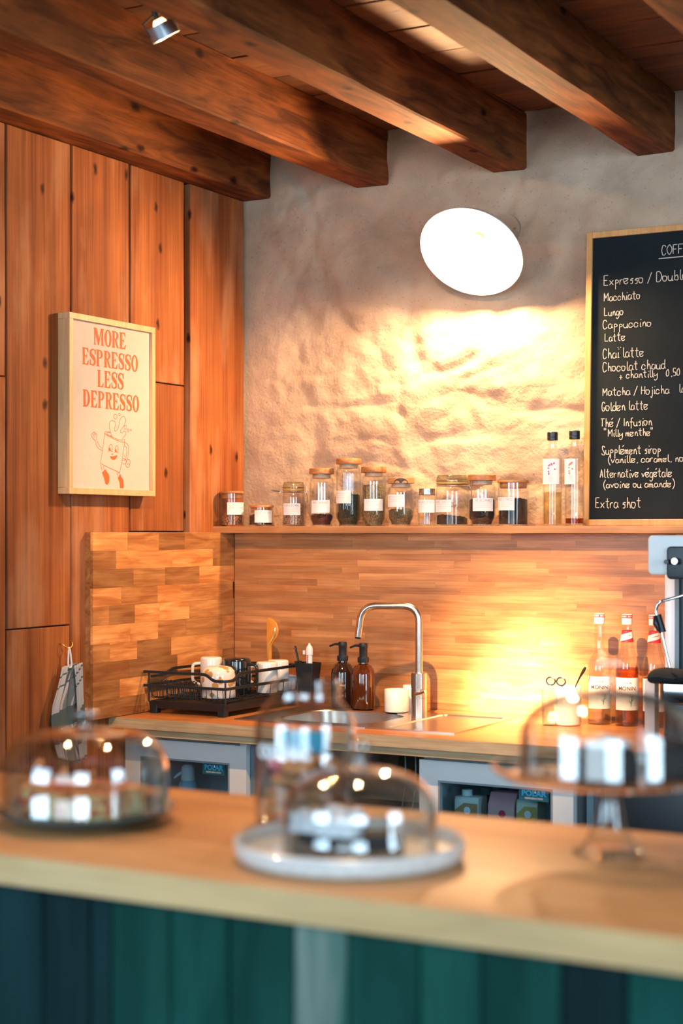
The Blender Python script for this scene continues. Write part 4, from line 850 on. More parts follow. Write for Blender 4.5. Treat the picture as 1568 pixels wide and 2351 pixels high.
def cloth(outline, amp, fold, x_off, name):
    me_v = []; uv = []; fs = []; nU, nV = 26, 34
    for j in range(nV + 1):
        f_ = j / nV
        for i in range(len(outline) - 1):
            if outline[i][0] <= f_ <= outline[i + 1][0]:
                q = (f_ - outline[i][0]) / (outline[i + 1][0] - outline[i][0]); a = [outline[i][k_] * (1 - q) + outline[i + 1][k_] * q for k_ in range(4)]; break
        for i in range(nU + 1):
            g = i / nU; y_ = a[1] + (a[2] - a[1]) * g; z_ = -.055 - .30 * f_ + a[3] * (g - .5)
            me_v.append((x_off + .020 + amp * math.sin(g * fold + f_ * 2) * (.3 + .7 * f_) + .004 * math.sin(g * 23 + f_ * 5), y_, z_)); uv.append((g * .9 * (a[2] - a[1]) / .13, f_ * 1.05 + g * .1))
    for j in range(nV):
        for i in range(nU): fs.append((j * (nU + 1) + i, j * (nU + 1) + i + 1, (j + 1) * (nU + 1) + i + 1, (j + 1) * (nU + 1) + i))
    o = MB().add(me_v, fs).build(name, M_towel, tw, smooth_=True, angle=180); l = o.data.uv_layers.new()
    for lp in o.data.loops: l.data[lp.index].uv = uv[lp.vertex_index]
    md = o.modifiers.new('thickness', 'SOLIDIFY'); md.thickness = .0025
cloth([(0, -.036, .040, .01), (.20, -.060, .040, .01), (.40, -.086, .042, .0), (.55, -.092, .044, .0), (.75, -.080, .048, -.01), (1.0, -.055, .050, -.03)], .006, 7, .0, 'towel_cloth')
cloth([(0, .006, .050, .01), (.4, .020, .060, .0), (1.0, .034, .072, .0)], .004, 4, .014, 'towel_fold')
MB().tube(smooth3([(.018, .002, .0), (.020, -.004, -.03), (.022, -.006, -.06), (.024, .006, -.06), (.022, .006, -.03), (.018, .004, 0)]), .003, 8).build('hanging_loop', mat('grey_tape', (.55, .57, .60), .9), tw, smooth_=True)
hk = thing('wall_hook', (XL, -.93, 1.14), 'small brass hook screwed into the plank wall, holding the tea towel', 'hook')
MB().tube(smooth3([(-.01, -.02, .010), (.008, -.02, .010), (.016, -.010, .000), (.020, .002, -.004), (.022, .012, .004), (.020, .014, .014), (.018, .008, .020)]), .0018, 8).build('hook_wire', mat('brass_wire', (.70, .42, .12), .3, 1), hk, smooth_=True)

# ================================================================ RIGHT END OF THE WORKTOP
M_red = mat('red_print', (.70, .03, .05), .5)
def syrup(x, y, lab, band, word, lvl, lvm):
    t = thing('syrup_bottle', (x, y, .9), lab, 'bottle', 'syrup bottles in a row'); r = .0375
    pr = [(0, 0), (r - .003, 0), (r, .004), (r, .175), (r * .98, .190), (r * .86, .210), (r * .62, .235), (r * .46, .262), (r * .40, .290), (r * .38, .318), (r * .42, .320)]
    if not band: pr = [(0, 0), (r - .003, 0), (r, .004), (r, .172), (r * .96, .190), (r * .74, .208), (r * .50, .222), (r * .42, .242), (r * .40, .318), (r * .42, .320)]
    MB().lathe(pr + [(a - .0025, b_) for a, b_ in pr[::-1] if a > .004][:-1] + [(0, .007)], 40).build('glass_body', M_glass, t, smooth_=True, angle=45)
    MB().lathe([(.0160, .313), (.0165, .315), (.0165, .318), (.0158, .319), (.0165, .320), (.0165, .343), (.0155, .3445), (0, .3445)], 28).build('cap', M_paper, t, smooth_=True, angle=30)
    MB().lathe([(.0168, .333), (.0168, .3425)], 28, caps=False).build('cap_band', M_red, t, smooth_=True)
    fa = face_angle(x, y)
    font_mesh('MONIN  MONIN', .0075, cyl_map(.0172, fa, .3352), .0002).build('cap_lettering', M_paper, t)
    MB().lathe([(0, .0075), (r - .0034, .0075), (r - .0034, lvl), (0, lvl)], 36).build('syrup', lvm, t, smooth_=True, angle=30)
    n = 14; R_ = r + .0008; MB().add([(R_ * math.cos(fa - 1.1 + 2.2 * i / n), R_ * math.sin(fa - 1.1 + 2.2 * i / n), z) for z in (.050, .150) for i in range(n + 1)], [(i, i + 1, n + 2 + i, n + 1 + i) for i in range(n)]).build('label', M_paper, t, smooth_=True)
    font_mesh('MONIN', .0165, cyl_map(R_ + .0006, fa, .112), .0002).build('lettering', mat('dark_brown_ink', (.06, .03, .03), .7), t)
    font_mesh('sirop de', .0085, cyl_map(R_ + .0006, fa, .132)).build('lettering', mat('dark_brown_ink', (.06, .03, .03), .7), t)
    mb = MB(); mb.strokes([[(.012, -.035), (.014, -.015), (.018, .0)], [(.014, -.02), (.022, -.012)], [(.013, -.028), (.006, -.018)], [(.015, -.010), (.008, -.002)], [(.016, -.008), (.022, 0)]], .0022, cyl_map(R_ + .0006, fa, .098)); mb.build('leaf_print', M_leafp, t)
    if band:
        R2 = .0175; vs = []; n = 24
        def rr_(z): return .0158 + max(0, (.292 - z)) * .12 + .0006
        for mi, (za_, zb_, sk_) in enumerate(((.2585, .2945, 0),)):
            for z in (za_, zb_):
                for i in range(n): a = 2 * PI * i / n; vs.append((rr_(z) * math.cos(a), rr_(z) * math.sin(a), z))
            MB().add(vs, [(i, (i + 1) % n, n + (i + 1) % n, n + i) for i in range(n)]).build('neck_band', M_red, t, smooth_=True)
        vs = []
        for i in range(n + 1):
            s_ = -1.5 + 3 * i / n; a = fa + s_; zc = .277 + .005 * s_
            for z in (zc - .010, zc + .010): vs.append(((rr_(z) + .0006) * math.cos(a), (rr_(z) + .0006) * math.sin(a), z))
        nb = MB().add(vs, [(2 * i, 2 * i + 2, 2 * i + 3, 2 * i + 1) for i in range(n)]).build('neck_label', M_paper, t, smooth_=True)
        font_mesh(word, .0075, lambda a, b_: ((R2 + .0014) * math.cos(fa + a / R2), (R2 + .0014) * math.sin(fa + a / R2), .2755 + b_ + a * .28), shear=.3).build('lettering', mat('dark_brown_ink', (.06, .03, .03), .7), nb)
SY = glass('amber_syrup', (.80, .42, .12), (.7, .6, .5), .3); SYc = glass('clear_syrup', (.95, .90, .84), (.8, .8, .8), .3)
syrup(1.431, -.12, 'syrup bottle with plain neck, leftmost of the three, nothing round its neck', False, '', .10, SYc)
syrup(1.521, -.12, 'syrup bottle with red and white Vanille neck band, middle of the three', True, 'Vanille', .178, SY)
syrup(1.608, -.12, 'syrup bottle with red and white Hazelnut neck band, partly behind the steam wand', True, 'Hazelnut', .15, SY)
# mug with scissors and spoon
mg = mug('cutlery_mug', (1.357, -.20, .9), .041, .120, M_ceram, 'white cup holding scissors and a spoon, left of the syrup bottles', None, None, False, .006)
t = thing('scissors', (1.34, -.20, .965), 'black-handled scissors standing handles up in the white cup', 'scissors')
for s_ in (-1, 1):
    c = Vector((-.018 + s_ * .017, -.012, .070)); MB().tube([c + Vector((.0145 * math.cos(a), 0, .0125 * math.sin(a))) for a in [2 * PI * i / 20 for i in range(20)]], .0026, 8, closed=True).build('finger_ring', M_blackp, t, smooth_=True)
    MB().tube([c + Vector((.003 * s_, 0, -.013)), Vector((.002, -.006, .035)), Vector((.006 - s_ * .004, 0, -.04))], [.0026, .002, .001], 8).build('blade', M_steel, t, smooth_=True)
t = thing('teaspoon', (1.375, -.19, .96), 'dark metal spoon leaning right in the white cup', 'spoon')
MB().tube([(0, 0, 0), (.004, 0, .062), (.018, 0, .090), (.030, 0, .110), (.036, 0, .121)], [.002, .002, .0030, .0052, .0035], 10).build('spoon_handle', mat('dark_steel', (.06, .045, .04), .3, .8), t, smooth_=True)
t = thing('drinking_glass', (1.310, -.235, .9), 'small clear glass standing in front of the scissors cup', 'glass')
MB().lathe([(0, 0), (.020, 0), (.022, .002), (.026, .112), (.0245, .112), (.0205, .006), (0, .005)], 32).build('tumbler', M_glassf, t, smooth_=True, angle=40)
# espresso machine
em_ = thing('espresso_machine', (1.74, -.62, .9), 'white espresso machine with black front panel at the right edge', 'coffee machine')
def rbox(x0, x1, y0, y1, z0, z1, r, name, m, par=em_, bev=.004):
    lo = rrect(x0, x1, y0, y1, r, z0); hi = rrect(x0, x1, y0, y1, r, z1); return MB().loft([lo, hi]).build(name, m, par, bevel=bev, bseg=3)
def yprism(x0, x1, z0, z1, r, y0, y1, name, m, par=em_, bev=.004):
    lo = [(a, y0, b_) for a, b_, _ in rrect(x0, x1, z0, z1, r, 0)]; hi = [(a, y1, b_) for a, b_, _ in rrect(x0, x1, z0, z1, r, 0)]; return MB().loft([lo, hi]).build(name, m, par, bevel=bev, bseg=3)
HXL = PY(1487, 1300, -.62).x - 1.74; PNX = PY(1533, 1300, -.62).x - 1.74; CLX = PY(1526, 1400, -.36).x - 1.74
yprism(HXL, .62, .482, .590, .014, .0, .42, 'head', M_white, bev=.004)
yprism(PNX, .56, .470, .560, .012, -.012, .010, 'control_panel', M_blackp)
MB().tube([(PNX + .006, -.014, .518), (PNX + .006, -.034, .518)], .0065, 16).build('steam_knob', M_blackp, em_, smooth_=True)
MB().tube([(PNX + .028, -.014, .520), (PNX + .028, -.030, .520)], .009, 20).build('dial', M_steel, em_, smooth_=True)
MB().box(CLX, CLX + .030, .26, .50, .0, .482).build('rear_column', M_white, em_, bevel=.003)
MB().box(CLX + .031, .60, .30, .50, .0, .482).build('rear_panel', mat('dark_steel_panel', (.03, .05, .06), .35, .5), em_)
TRX = PY(1509, 1590, -.64).x - 1.74
rbox(TRX, .62, -.02, .24, .130, .186, .02, 'drip_tray', M_chrome)
rbox(TRX + .01, .62, -.01, .24, .008, .130, .02, 'base', M_blackp)
for xx in (.11, .55):
    MB().lathe([(0, 0), (.016, 0), (.018, .009), (0, .009)], 16, (xx, .05, 0)).build('foot', M_blackp, em_)
def rl(u, v, y): return PY(u, v, y) - Vector(em_.location)
sw = fillet([rl(1600, 1350, -.55), rl(1572, 1366, -.58), rl(1512, 1382, -.62), rl(1504, 1402, -.62), rl(1516, 1440, -.62), rl(1537, 1532, -.62)], .02, 5)
MB().tube(sw, .0042, 12).build('steam_wand', M_chrome, em_, smooth_=True)
MB().tube([rl(1509, 1412, -.62), rl(1521, 1452, -.62)], .0105, 16).build('wand_grip', M_blackp, em_, smooth_=True)
MB().tube([rl(1503, 1414, -.635), rl(1505, 1432, -.64), rl(1512, 1448, -.635)], [.004, .008, .004], 12).build('grip_tab', M_blackp, em_, smooth_=True)
MB().tube([rl(1600, 1455, -.58), rl(1572, 1458, -.58)], [.012, .012], 14).build('group_handle', M_blackp, em_, smooth_=True)
# dark cloth folded on the tray
mb = MB(); vs = []; fs = []; a0 = rl(1488, 1565, -.63); nU, nV = 24, 14
for j in range(nV + 1):
    for i in range(nU + 1):
        g, f_ = i / nU, j / nV; an = 2 * PI * f_
        vs.append((TRX - .028 + .42 * g, .06 + .085 * math.cos(an), .2075 + (.0205 + .004 * noise.noise(Vector((g * 7, f_ * 3, 1)))) * math.sin(an) + (.006 * noise.noise(Vector((g * 9, 0, 0))) if math.sin(an) > 0 else 0) - .010 * (1 - g) ** 3))
for j in range(nV):
    for i in range(nU): fs.append((j * (nU + 1) + i, j * (nU + 1) + i + 1, (j + 1) * (nU + 1) + i + 1, (j + 1) * (nU + 1) + i))
bc = MB().add(vs, fs + [tuple(j * (nU + 1) for j in range(nV)), tuple(j * (nU + 1) + nU for j in range(nV))]).build('bar_cloth', mat('black_microfibre', (.008, .014, .018), .95, bump=.6, bscale=300), None, loc=em_.location, smooth_=True, angle=60)
tag(bc, 'folded black cloth lying on the steel drip tray of the coffee machine', 'cloth')
for i, (x, y, r, h) in enumerate([(1.855, -.50, .034, .06), (1.93, -.47, .034, .06)]):
    mug('stacked_cup', (x, y, 1.4905), r, h, M_ceram, ['white cup on top of the coffee machine, the left one', 'white cup on top of the coffee machine, at the picture edge'][i], 'cups on the coffee machine', None, True, .006)
t = thing('milk_carton', (1.700, -.42, .9), 'plain white box standing beside the coffee machine under the dark cloth', 'box'); MB().box(-.016, .014, -.02, .02, 0, .176).build('box_body', M_paper, t, bevel=.001)

# ================================================================ UNDER THE WORKTOP
YD = -.62
def fridge(x0, x1, lab, badge, stock):
    t = thing('bar_fridge', (x0, YD, 0), lab, 'fridge', 'white glass-door fridges under the worktop'); w = x1 - x0; top = .828
    D = .50; f_ = .062
    for nm, q in (('side_wall', (0, .02, .03, D, .04, top)), ('side_wall', (w - .02, w, .03, D, .04, top)), ('top_panel', (.02, w - .02, .03, D, top - .022, top)), ('base_panel', (.02, w - .02, .03, D, .04, .07)), ('back_panel', (.02, w - .02, D - .02, D, .07, top - .022))):
        MB().box(*q).build(nm, M_white, t)
    for xx in (.05, w - .05): MB().lathe([(0, 0), (.02, 0), (.02, .04), (0, .04)], 14, (xx, .1, 0)).build('foot', M_blackp, t)
    mb = MB()
    for q in ((0, w, .0, .028, .76 + .006, top - .004), (0, w, .0, .028, .07, .13), (0, f_, .0, .028, .13, .766), (w - f_, w, .0, .028, .13, .766)): mb.box(*q)
    fr = mb.build('door_frame', M_white, t)
    mb = MB()
    for q in ((f_, w - f_, -.0012, .006, .760, .766), (f_, f_ + .006, -.0012, .006, .13, .76), (w - f_ - .006, w - f_, -.0012, .006, .13, .76)): mb.box(*q)
    mb.build('door_gasket', mat('grey_gasket', (.25, .30, .34), .5), fr)
    MB().box(f_, w - f_, .010, .014, .13, .766).build('door_glass', glass('fridge_glass', (.80, .93, .97), (.8, .8, .8), 1.0), fr)
    MB().box(.03, w, -.001, .026, top - .002, top + .006).build('top_seam', mat('grey_gasket', (.25, .30, .34), .5), t)
    MB().box(w - .02, w + .004, -.004, .022, top - .010, top + .007).build('hinge', M_white, t)
    MB().box(.022, w - .022, .045, D - .03, .50, .506).build('wire_shelf', M_chrome, t)
    # badge with the maker's name
    bx0, bx1, bz0, bz1 = badge; bd = MB().box(bx0 - x0, bx1 - x0, .0075, .0098, bz0, bz1).build('badge', mat('badge_blue', (.012, .10, .15), .4), t)
    ww, hh_ = bx1 - bx0, bz1 - bz0
    font_mesh('POLAR', hh_ * .62, lambda a, b_: (bx0 - x0 + ww / 2 + a, .0070, bz0 + hh_ * .40 + b_), hh_ * .022, sx=1.05 * ww / .088 * .036 / hh_).build('lettering', mat('badge_light_blue', (.05, .42, .68), .5), bd)
    font_mesh('REFRIGERATION', hh_ * .19, lambda a, b_: (bx0 - x0 + ww / 2 + a, .0070, bz0 + hh_ * .14 + b_), 0, sx=1.1).build('lettering', M_paper, bd)
    MB().add([(bx0 - x0 + ww * .55 + a, .0068, bz0 + hh_ * .62 + b_) for a, b_ in ((-.003, 0), (.003, 0), (0, .010))], [(0, 1, 2)]).build('peak_mark', M_paper, bd)
    return t
fr1 = fridge(-.028, .442, 'white glass-door fridge at the left under the worktop, spray bottle inside', (.272, .357, .724, .761), 1)
fr2 = fridge(1.05, 1.535, 'white glass-door fridge at the right under the worktop, drink cartons inside', (1.366, 1.458, .727, .763), 2)
zsf = .5065
# spray bottle in the first fridge
p = PY(432, 1790, -.50); t = thing('spray_bottle', (p.x, -.50, zsf), 'clear white-topped bottle with a nozzle inside the left fridge', 'bottle')
MB().lathe([(0, 0), (.036, 0), (.038, .004), (.038, .13), (.030, .165), (.020, .175), (0, .175)], 30).build('bottle_body', mat('pale_blue_plastic', (.35, .55, .68), .3), t, smooth_=True, angle=35)
MB().lathe([(.022, .172), (.024, .175), (.022, .215), (.014, .225), (0, .226)], 24).build('cap', M_white, t, smooth_=True, angle=35)
MB().tube([(-.015, -.005, .200), (-.032, -.012, .190), (-.045, -.016, .178)], [.006, .005, .003], 8).build('nozzle', M_white, t, smooth_=True)
def carton(u0, u1, vt, Yc, c1, c2, lab, word, slant=False, grp='drink cartons in the right fridge'):
    uc = (u0 + u1) / 2; c = PY(uc, 1850, Yc); w = (u1 - u0) * 5.0 / F; h = PY(uc, vt, Yc).z - zsf; t = thing('drink_carton', (c.x, Yc, zsf), lab, 'carton', grp)
    q = w / 2; m1 = mat('carton_' + word.lower() + '_' + lab.split()[0], c1, .5); hb = h - .035 if slant else h - .015
    MB().loft([[(-q, -.0, 0), (q, -.0, 0), (q, .07, 0), (-q, .07, 0)], [(-q, 0, hb), (q, 0, hb), (q, .07, hb), (-q, .07, hb)], [(-q, .022 if slant else .004, h), (q, .022 if slant else .004, h), (q, .066, h), (-q, .066, h)]]).build('carton_body', m1, t, bevel=.002, bseg=1)
    if not slant: MB().lathe([(.016, -.002), (.016, .016), (.014, .018), (0, .018)], 24, (-.012, .035, h)).build('screw_cap', M_white, t, smooth_=True, angle=35)
    m2 = mat('carton_front_' + lab.split()[0], c2, .5)
    MB().add([(-q * .96, -.0008, hb * .70), (-.1 * q, -.0008, hb * .76), (q * .96, -.0008, hb * .62), (q * .96, -.0008, hb * .985), (-.2 * q, -.0008, hb * .985), (-q * .96, -.0008, hb * .86)], [(0, 1, 2, 3, 4, 5)]).build('front_panel', m2, t)
    MB().add([(.004 + .011 * math.cos(a), -.0014, hb * .87 + .011 * math.sin(a)) for a in [2 * PI * i / 20 for i in range(20)]], [tuple(range(20))]).build('round_mark', M_paper if not slant else mat('carton_red', (.62, .03, .08), .5), t)
    font_mesh(word, .017 if len(word) < 8 else .013, lambda a, b_: (a, -.0016, hb * .60 + b_), .0003).build('lettering', mat('carton_ink', (.08, .05, .05), .6) if not slant else M_paper, t)
    return t
carton(1041, 1099, 1830, -.545, (.70, .68, .62), (.50, .24, .10), 'brown and white carton with screw cap, left of the three in the right fridge', 'CREATED')
carton(1118, 1182, 1822, -.545, (.70, .30, .32), (.72, .38, .34), 'pink carton folded shut at the top, between the brown and the yellow ones', 'pomme', True)
carton(1184, 1234, 1838, -.550, (.66, .64, .50), (.62, .38, .10), 'yellow carton with round mark, right of the pink one in the fridge', 'CREATED')
for i, (u, vt, Yc, r, m_) in enumerate([(1116, 1806, -.41, .018, 'dark'), (1156, 1812, -.36, .019, 'dark'), (1183, 1824, -.42, .019, 'clear')]):
    c = PY(u, 1850, Yc); h = PY(u, vt, Yc).z - zsf; t = thing('fridge_bottle', (c.x, Yc, zsf), ['dark bottle behind the brown carton in the right fridge', 'green bottle with grey cap behind the pink carton in the fridge', 'short clear bottle with shiny lid behind the yellow carton'][i], 'bottle', 'bottles at the back of the right fridge')
    MB().lathe([(0, 0), (r * 1.5, 0), (r * 1.6, .004), (r * 1.6, h * .6), (r * .9, h * .8), (r * .85, h - .02), (0, h - .02)], 28).build('bottle_body', mat('dark_green_glass', (.01, .035, .03), .1) if i < 2 else mat('pale_bottle', (.45, .52, .55), .2), t, smooth_=True, angle=40)
    MB().lathe([(r, h - .022), (r, h - .002), (r * .9, h), (0, h)], 24).build('cap', M_chrome if i == 2 else mat('grey_cap', (.12, .18, .20), .4), t, smooth_=True, angle=35)
# support panels and dark void
cp = MB(); cp.box(.4465, .462, -.60, -.02, 0, .842); o = cp.build('support_panel', mat('blue_grey_panel', (.10, .20, .26), .5)); tag(o, 'narrow upright panel just right of the left fridge under the worktop', 'panel', 'worktop support panels')
o = MB().box(1.575, 1.595, -.62, -.02, 0, .842).build('support_panel', mat('blue_grey_panel', (.10, .20, .26), .5)); tag(o, 'narrow upright panel just right of the right fridge under the worktop', 'panel', 'worktop support panels')
o = MB().box(1.62, 2.6, -.60, -.05, .0, .842).build('base_cabinet', M_blackp, bevel=.003); tag(o, 'black cabinet under the worktop to the right of the fridges', 'cabinet')
for i, (xa_, lab) in enumerate(((.93, 'thin cable hanging under the worktop left of the right fridge'), (.965, 'second thin cable hanging close to the right fridge'))):
    c = MB().tube(smooth3([(xa_, -.48, .8655), (xa_ + .012, -.50, .72), (xa_ - .02, -.50, .5), (xa_ - .015, -.47, .2), (xa_, -.45, .005)]), .0022, 6).build('power_cable', mat('grey_cable', (.25, .33, .36), .5), smooth_=True); tag(c, lab, 'cable', 'cables under the worktop')
cb = MB().box(.56, .90, -.56, -.10, .0, .60).build('storage_bin', mat('teal_plastic_crate', (.02, .16, .22), .5), bevel=.01); tag(cb, 'teal plastic bin standing in the gap between the two fridges', 'bin')

# ================================================================ FRONT BAR
ZB = 1.05; bar = thing('bar_counter', (0, 0, 0), 'long wooden bar in the foreground with green painted plank front', 'counter')
MB().box(XL + .002, 4.4, -3.212, -2.615, 1.006, ZB).build('bar_top', M_bar, bar, bevel=.003, bseg=2)
MB().box(XL + .002, 4.4, -3.216, -3.2122, 1.0075, ZB - .002).build('bar_edge', M_baredge, bar, bevel=.0008, bseg=1)
MB().box(XL + .002, 4.3, -3.150, -3.09, 0, 1.006).build('bar_carcass', M_dark, bar)
xsb = [.02, .14, .25, .37, .49, .6, .72, .83, .95, 1.07, 1.18, 1.29, 1.40, 1.51, 1.61, 1.716, 1.798, 1.834, 1.932, 2.026, 2.126, 2.206, 2.307, 2.39, 2.493, 2.574, 2.68, 2.79, 2.89, 3.0, 3.1, 3.21, 3.32, 3.42, 3.53, 3.64, 3.75, 3.86, 3.97, 4.08, 4.19, 4.3]
for i, (a, b_) in enumerate(zip(xsb[:-1], xsb[1:])):
    m = M_darkgreen if 1.6 < a < 1.83 or 2.48 < a < 2.5 else (M_greenworn if abs(a - 2.126) < .01 else M_green)
    j = random.uniform(0, .004); MB().box(a + .0015, b_ - .0015, -3.170 - j, -3.1505, .0, 1.0055).build('plank', m, bar, bevel=.002, bseg=1)

# --- glass dome with savoury cake on a dark plate (left)
def dome(loc, r, h, label, knob_h, knob_r, topr=.86):
    t = thing('glass_dome', loc, label, 'cake dome')
    pr = [(r * 1.0, 0), (r * 1.015, .003), (r, .010), (r * 1.0, h * .45)]
    for i in range(1, 13):
        a = PI / 2 * i / 12; pr.append((r * topr * 0 + r * (math.cos(a) ** topr), h * .45 + h * .55 * math.sin(a)))
    pr[-1] = (.004, h)
    inner = [(max(a - .003, .001), b_ - (.003 if b_ > h * .6 else 0)) for a, b_ in pr[::-1]]
    MB().lathe(pr + inner + [pr[0]], 64, caps=False).build('dome_glass', M_glassf, t, smooth_=True, angle=60)
    k_ = knob_r; MB().lathe([(k_ * .75, h - .002), (k_ * .55, h + knob_h * .20), (k_ * .50, h + knob_h * .35), (k_ * .85, h + knob_h * .55), (k_, h + knob_h * .72), (k_ * .85, h + knob_h * .92), (k_ * .3, h + knob_h), (0, h + knob_h)], 32).build('knob', M_glassf, t, smooth_=True, angle=60)
    return t
plq = PZ(196, 1885, ZB); plx, ply = plq.x, plq.y
t = thing('serving_plate', (plx, ply, ZB), 'dark grey shallow plate under the left glass dome', 'plate')
MB().lathe([(0, 0), (.085, 0), (.112, .006), (.140, .020), (.142, .024), (.138, .024), (.110, .011), (0, .009)], 64).build('plate_body', mat('dark_slate_glaze', (.05, .085, .09), .25, coat=.3), t, smooth_=True, angle=40)
dome((plx, ply, ZB + .0165), .129, .124, 'wide clear glass dome over the slices at the left end of the bar', .036, .020, .38)
M_crust = mat('golden_crust', (.62, .26, .08), .7, vary=.35, bscale=60, bump=.6); M_crumb = speckle('savoury_crumb', [(.72, .50, .26), (.66, .42, .20), (.66, .26, .08), (.74, .60, .34), (.70, .52, .20)], 60)
rnd = random.Random(5)
for i, (dx, dy, rz_, lab) in enumerate([(-.066, -.012, .3, 'slice of savoury cake at the left under the left dome'), (-.012, -.045, -.2, 'slice of savoury cake at the front under the left dome'), (.047, -.030, .5, 'slice with red pieces at the right front under the left dome'), (-.025, .040, .9, 'slice of savoury cake at the back left under the left dome'), (.045, .040, -.4, 'slice of savoury cake at the back right under the left dome')]):
    t = thing('cake_slice', (plx + dx, ply + dy, ZB + .0115), lab, 'cake slice', 'savoury slices under the left dome', rz=rz_)
    def blob(x0, x1, y0, y1, z0, z1, sd, name, m):
        nn = 5; lo = []
        for j in range(nn):
            f_ = j / (nn - 1); k_ = 1 + .05 * noise.noise(Vector((sd, f_ * 4, 0))); L_ = rrect(x0 * k_, x1 * k_, y0 * k_, y1 * k_, .006, z0 + (z1 - z0) * f_)
            lo.append([(a + .002 * noise.noise(Vector((a * 90, b_ * 90, sd + f_))), b_ + .002 * noise.noise(Vector((b_ * 90, a * 90, sd))), c + (.003 * noise.noise(Vector((a * 60, b_ * 60, sd))) if j == nn - 1 else 0)) for a, b_, c in L_])
        return MB().loft(lo).build(name, m, t, smooth_=True, angle=50)
    blob(-.033, .033, -.021, .021, 0, .034, i, 'crumb', M_crumb); blob(-.034, .034, -.022, .022, .0345, .042, i + 9, 'crust', M_crust)
    mb = MB()
    for _ in range(9): a, b_, c = rnd.uniform(-.03, .03), -.0215, rnd.uniform(.006, .030); s_ = rnd.uniform(.003, .006); mb.box(a - s_, a + s_, b_ - .002, b_ + .002, c - s_, c + s_)
    for _ in range(6): a, b_ = rnd.uniform(-.028, .028), rnd.uniform(-.018, .018); s_ = rnd.uniform(.003, .006); mb.box(a - s_, a + s_, b_ - s_, b_ + s_, .040, .045)
    mb.build('pepper_bits', mat('tomato_red', (.55, .07, .02), .4), t, bevel=.001, bseg=1)

# --- white plate, brownies, dome (middle)
pq = PZ(803, 1972, ZB); px_, py_ = pq.x, pq.y
t = thing('serving_plate', (px_, py_, ZB), 'big white speckled stoneware plate in the middle of the bar', 'plate')
MB().lathe([(0, 0), (.135, 0), (.152, .004), (.158, .012), (.160, .028), (.156, .030), (.152, .026), (.148, .013), (0, .010)], 72).build('plate_body', mat('white_stoneware', (.60, .62, .62), .3, vary=.15, bscale=120, coat=.3), t, smooth_=True, angle=40)
dome((px_ + .012, py_ + .006, ZB + .0125), .106, .114, 'clear glass dome over the iced brownies in the middle of the bar', .040, .018, .75)
M_brown = mat('dark_chocolate_crumb', (.018, .012, .012), .7, vary=.5, bscale=120, bump=.8); M_ice = mat('white_icing', (.80, .83, .90), .4)
for i, (dx, dy, rz_, lab) in enumerate([(-.039, -.032, .25, 'iced brownie at the left front under the middle dome'), (.008, -.043, .15, 'iced brownie at the centre front under the middle dome'), (.062, -.020, .55, 'plain dark brownie at the right under the middle dome'), (-.022, .024, .2, 'iced brownie at the back left under the middle dome')]):
    t = thing('brownie', (px_ + dx, py_ + dy, ZB + .0105), lab, 'brownie', 'brownies under the middle dome', rz=rz_)
    blob(-.027, .027, -.024, .024, 0, .034, i + 20, 'crumb', M_brown)
    if i != 2:
        mb = MB(); rr = random.Random(i)
        for k_ in range(7):
            a, b_ = (-.018 + .018 * (k_ % 3)), (-.016 + .016 * (k_ // 3)); mb.lathe([(.0115 + rr.uniform(0, .002), .032), (.0125, .038), (.0095, .046), (.006, .052 + rr.uniform(0, .006)), (.001, .056)], 14, (a, b_, 0), flute=.12, nf=6)
        mb.build('icing', M_ice, t, smooth_=True)
# --- tall jar of biscuits behind it
jy = -2.800; jx = PY(700, 1890, jy).x; jt = thing('biscuit_jar', (jx, jy, ZB), 'tall wide-mouthed glass jar with painted white lettering, behind the middle dome', 'jar')
pr = [(0, 0), (.070, 0), (.076, .004), (.0775, .012), (.0775, .150), (.074, .165), (.062, .182), (.054, .190), (.054, .204), (.0565, .206), (.0565, .210), (.054, .212), (.054, .222)]
MB().lathe(pr + [(a - .0035, b_) for a, b_ in pr[::-1] if a > .004][:-1] + [(0, .010)], 56).build('glass_body', M_glassf, jt, smooth_=True, angle=45)
fa = face_angle(jx, jy); font_mesh('codec', .040, cyl_map(.0782, fa - .50, .108), .0014).build('painted_lettering', mat('white_glass_paint', (.75, .82, .86), .5), jt)
n = 10; MB().add([(.0743 * math.cos(fa - .55 + 1.0 * i / n), .0743 * math.sin(fa - .55 + 1.0 * i / n), z) for z in (.118, .150) for i in range(n + 1)], [(i, i + 1, n + 2 + i, n + 1 + i) for i in range(n)]).build('blue_sticker', mat('teal_sticker', (.02, .26, .40), .5), jt, smooth_=True)
M_bisc = mat('brown_biscuit', (.46, .22, .09), .8, vary=.35, bscale=90, bump=.7); M_pinkb = mat('pink_wrapper', (.62, .20, .26), .4); rr = random.Random(11)
bis = MB().lathe([(0, -.007), (.024, -.007), (.027, -.003), (.027, .003), (.022, .007), (0, .009)], 22)
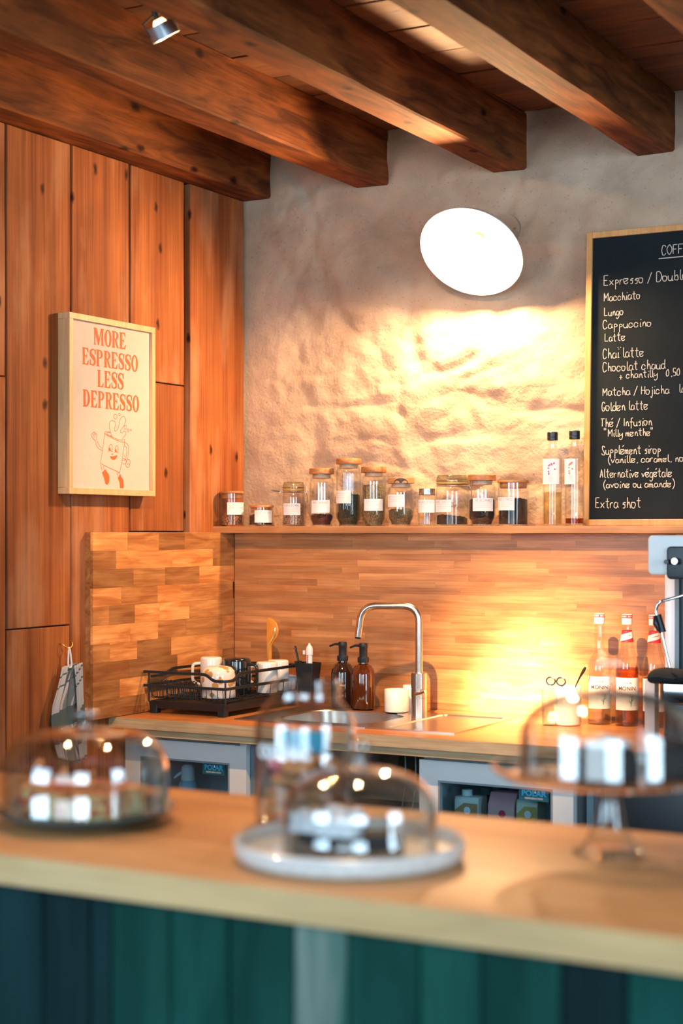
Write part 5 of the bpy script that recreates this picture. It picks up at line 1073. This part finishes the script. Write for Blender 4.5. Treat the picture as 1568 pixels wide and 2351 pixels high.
for i in range(16):
    lay, a = i // 4, i * 1.7; rad = .036 * (1 if i % 4 else .2)
    x, y, z = rad * math.cos(a), rad * math.sin(a), .024 + lay * .023
    name = 'biscuit'; o = bis.build(name, M_pinkb if i in (9, 13) else M_bisc, None, loc=(jx + x, jy + y, ZB + z), smooth_=True, angle=50)
    o.rotation_euler = (rr.uniform(-.3, .3), rr.uniform(-.3, .3), rr.uniform(0, 3))
    tag(o, ('pink-wrapped biscuit ' if i in (9, 13) else 'brown biscuit ') + ['at the bottom', 'in the second layer', 'in the third layer', 'in the top layer'][lay] + ' of the tall glass jar', 'biscuit', 'pink-wrapped biscuits in the jar' if i in (9, 13) else 'brown biscuits in the jar')

# --- footed cake stand with dome (right)
sx_, sy_ = 2.421, -2.804; st = thing('cake_stand', (sx_, sy_, ZB), 'footed clear glass cake stand at the right of the bar', 'cake stand')
MB().lathe([(0, .004), (.030, .006), (.048, 0), (.052, .003), (.050, .008), (.034, .018), (.023, .040), (.017, .070), (.015, .090), (.020, .099), (.040, .103), (0, .104)], 56).build('foot', M_glassf, st, smooth_=True, angle=60)
MB().lathe([(0, .1045), (.13, .1045), (.150, .108), (.164, .119), (.166, .122), (.162, .122), (.148, .112), (.13, .1095), (0, .1095)], 72).build('top_plate', M_glassf, st, smooth_=True, angle=60)
dome((sx_, sy_, ZB + .1105), .124, .118, 'clear glass dome on the footed cake stand at the right', .052, .024, .8)
for i, (dx, dy, lab) in enumerate([(.004, -.022, 'dark ring cake with white icing in the middle of the cake stand'), (.078, .028, 'dark ring cake at the right on the cake stand')]):
    t = thing('chocolate_bundt', (sx_ + dx, sy_ + dy, ZB + .110), lab, 'cake', 'dark cakes on the cake stand')
    MB().lathe([(a_ * (1 - .22 * i), b__) for a_, b__ in ((0, 0), (.044, 0), (.046, .006), (.043, .030), (.034, .044), (.020, .050), (.010, .044), (0, .040))], 60, flute=-.10, nf=14).build('cake_body', M_brown, t, smooth_=True, angle=70)
    if i == 0:
        mb = MB(); mb.lathe([(.012, .044), (.022, .052), (.027, .050), (.029, .044), (.026, .046)], 60, flute=.16, nf=8, caps=False); mb.lathe([(.0, .046), (.014, .047), (.020, .053), (.0, .060)], 30); mb.build('icing', M_ice, t, smooth_=True)
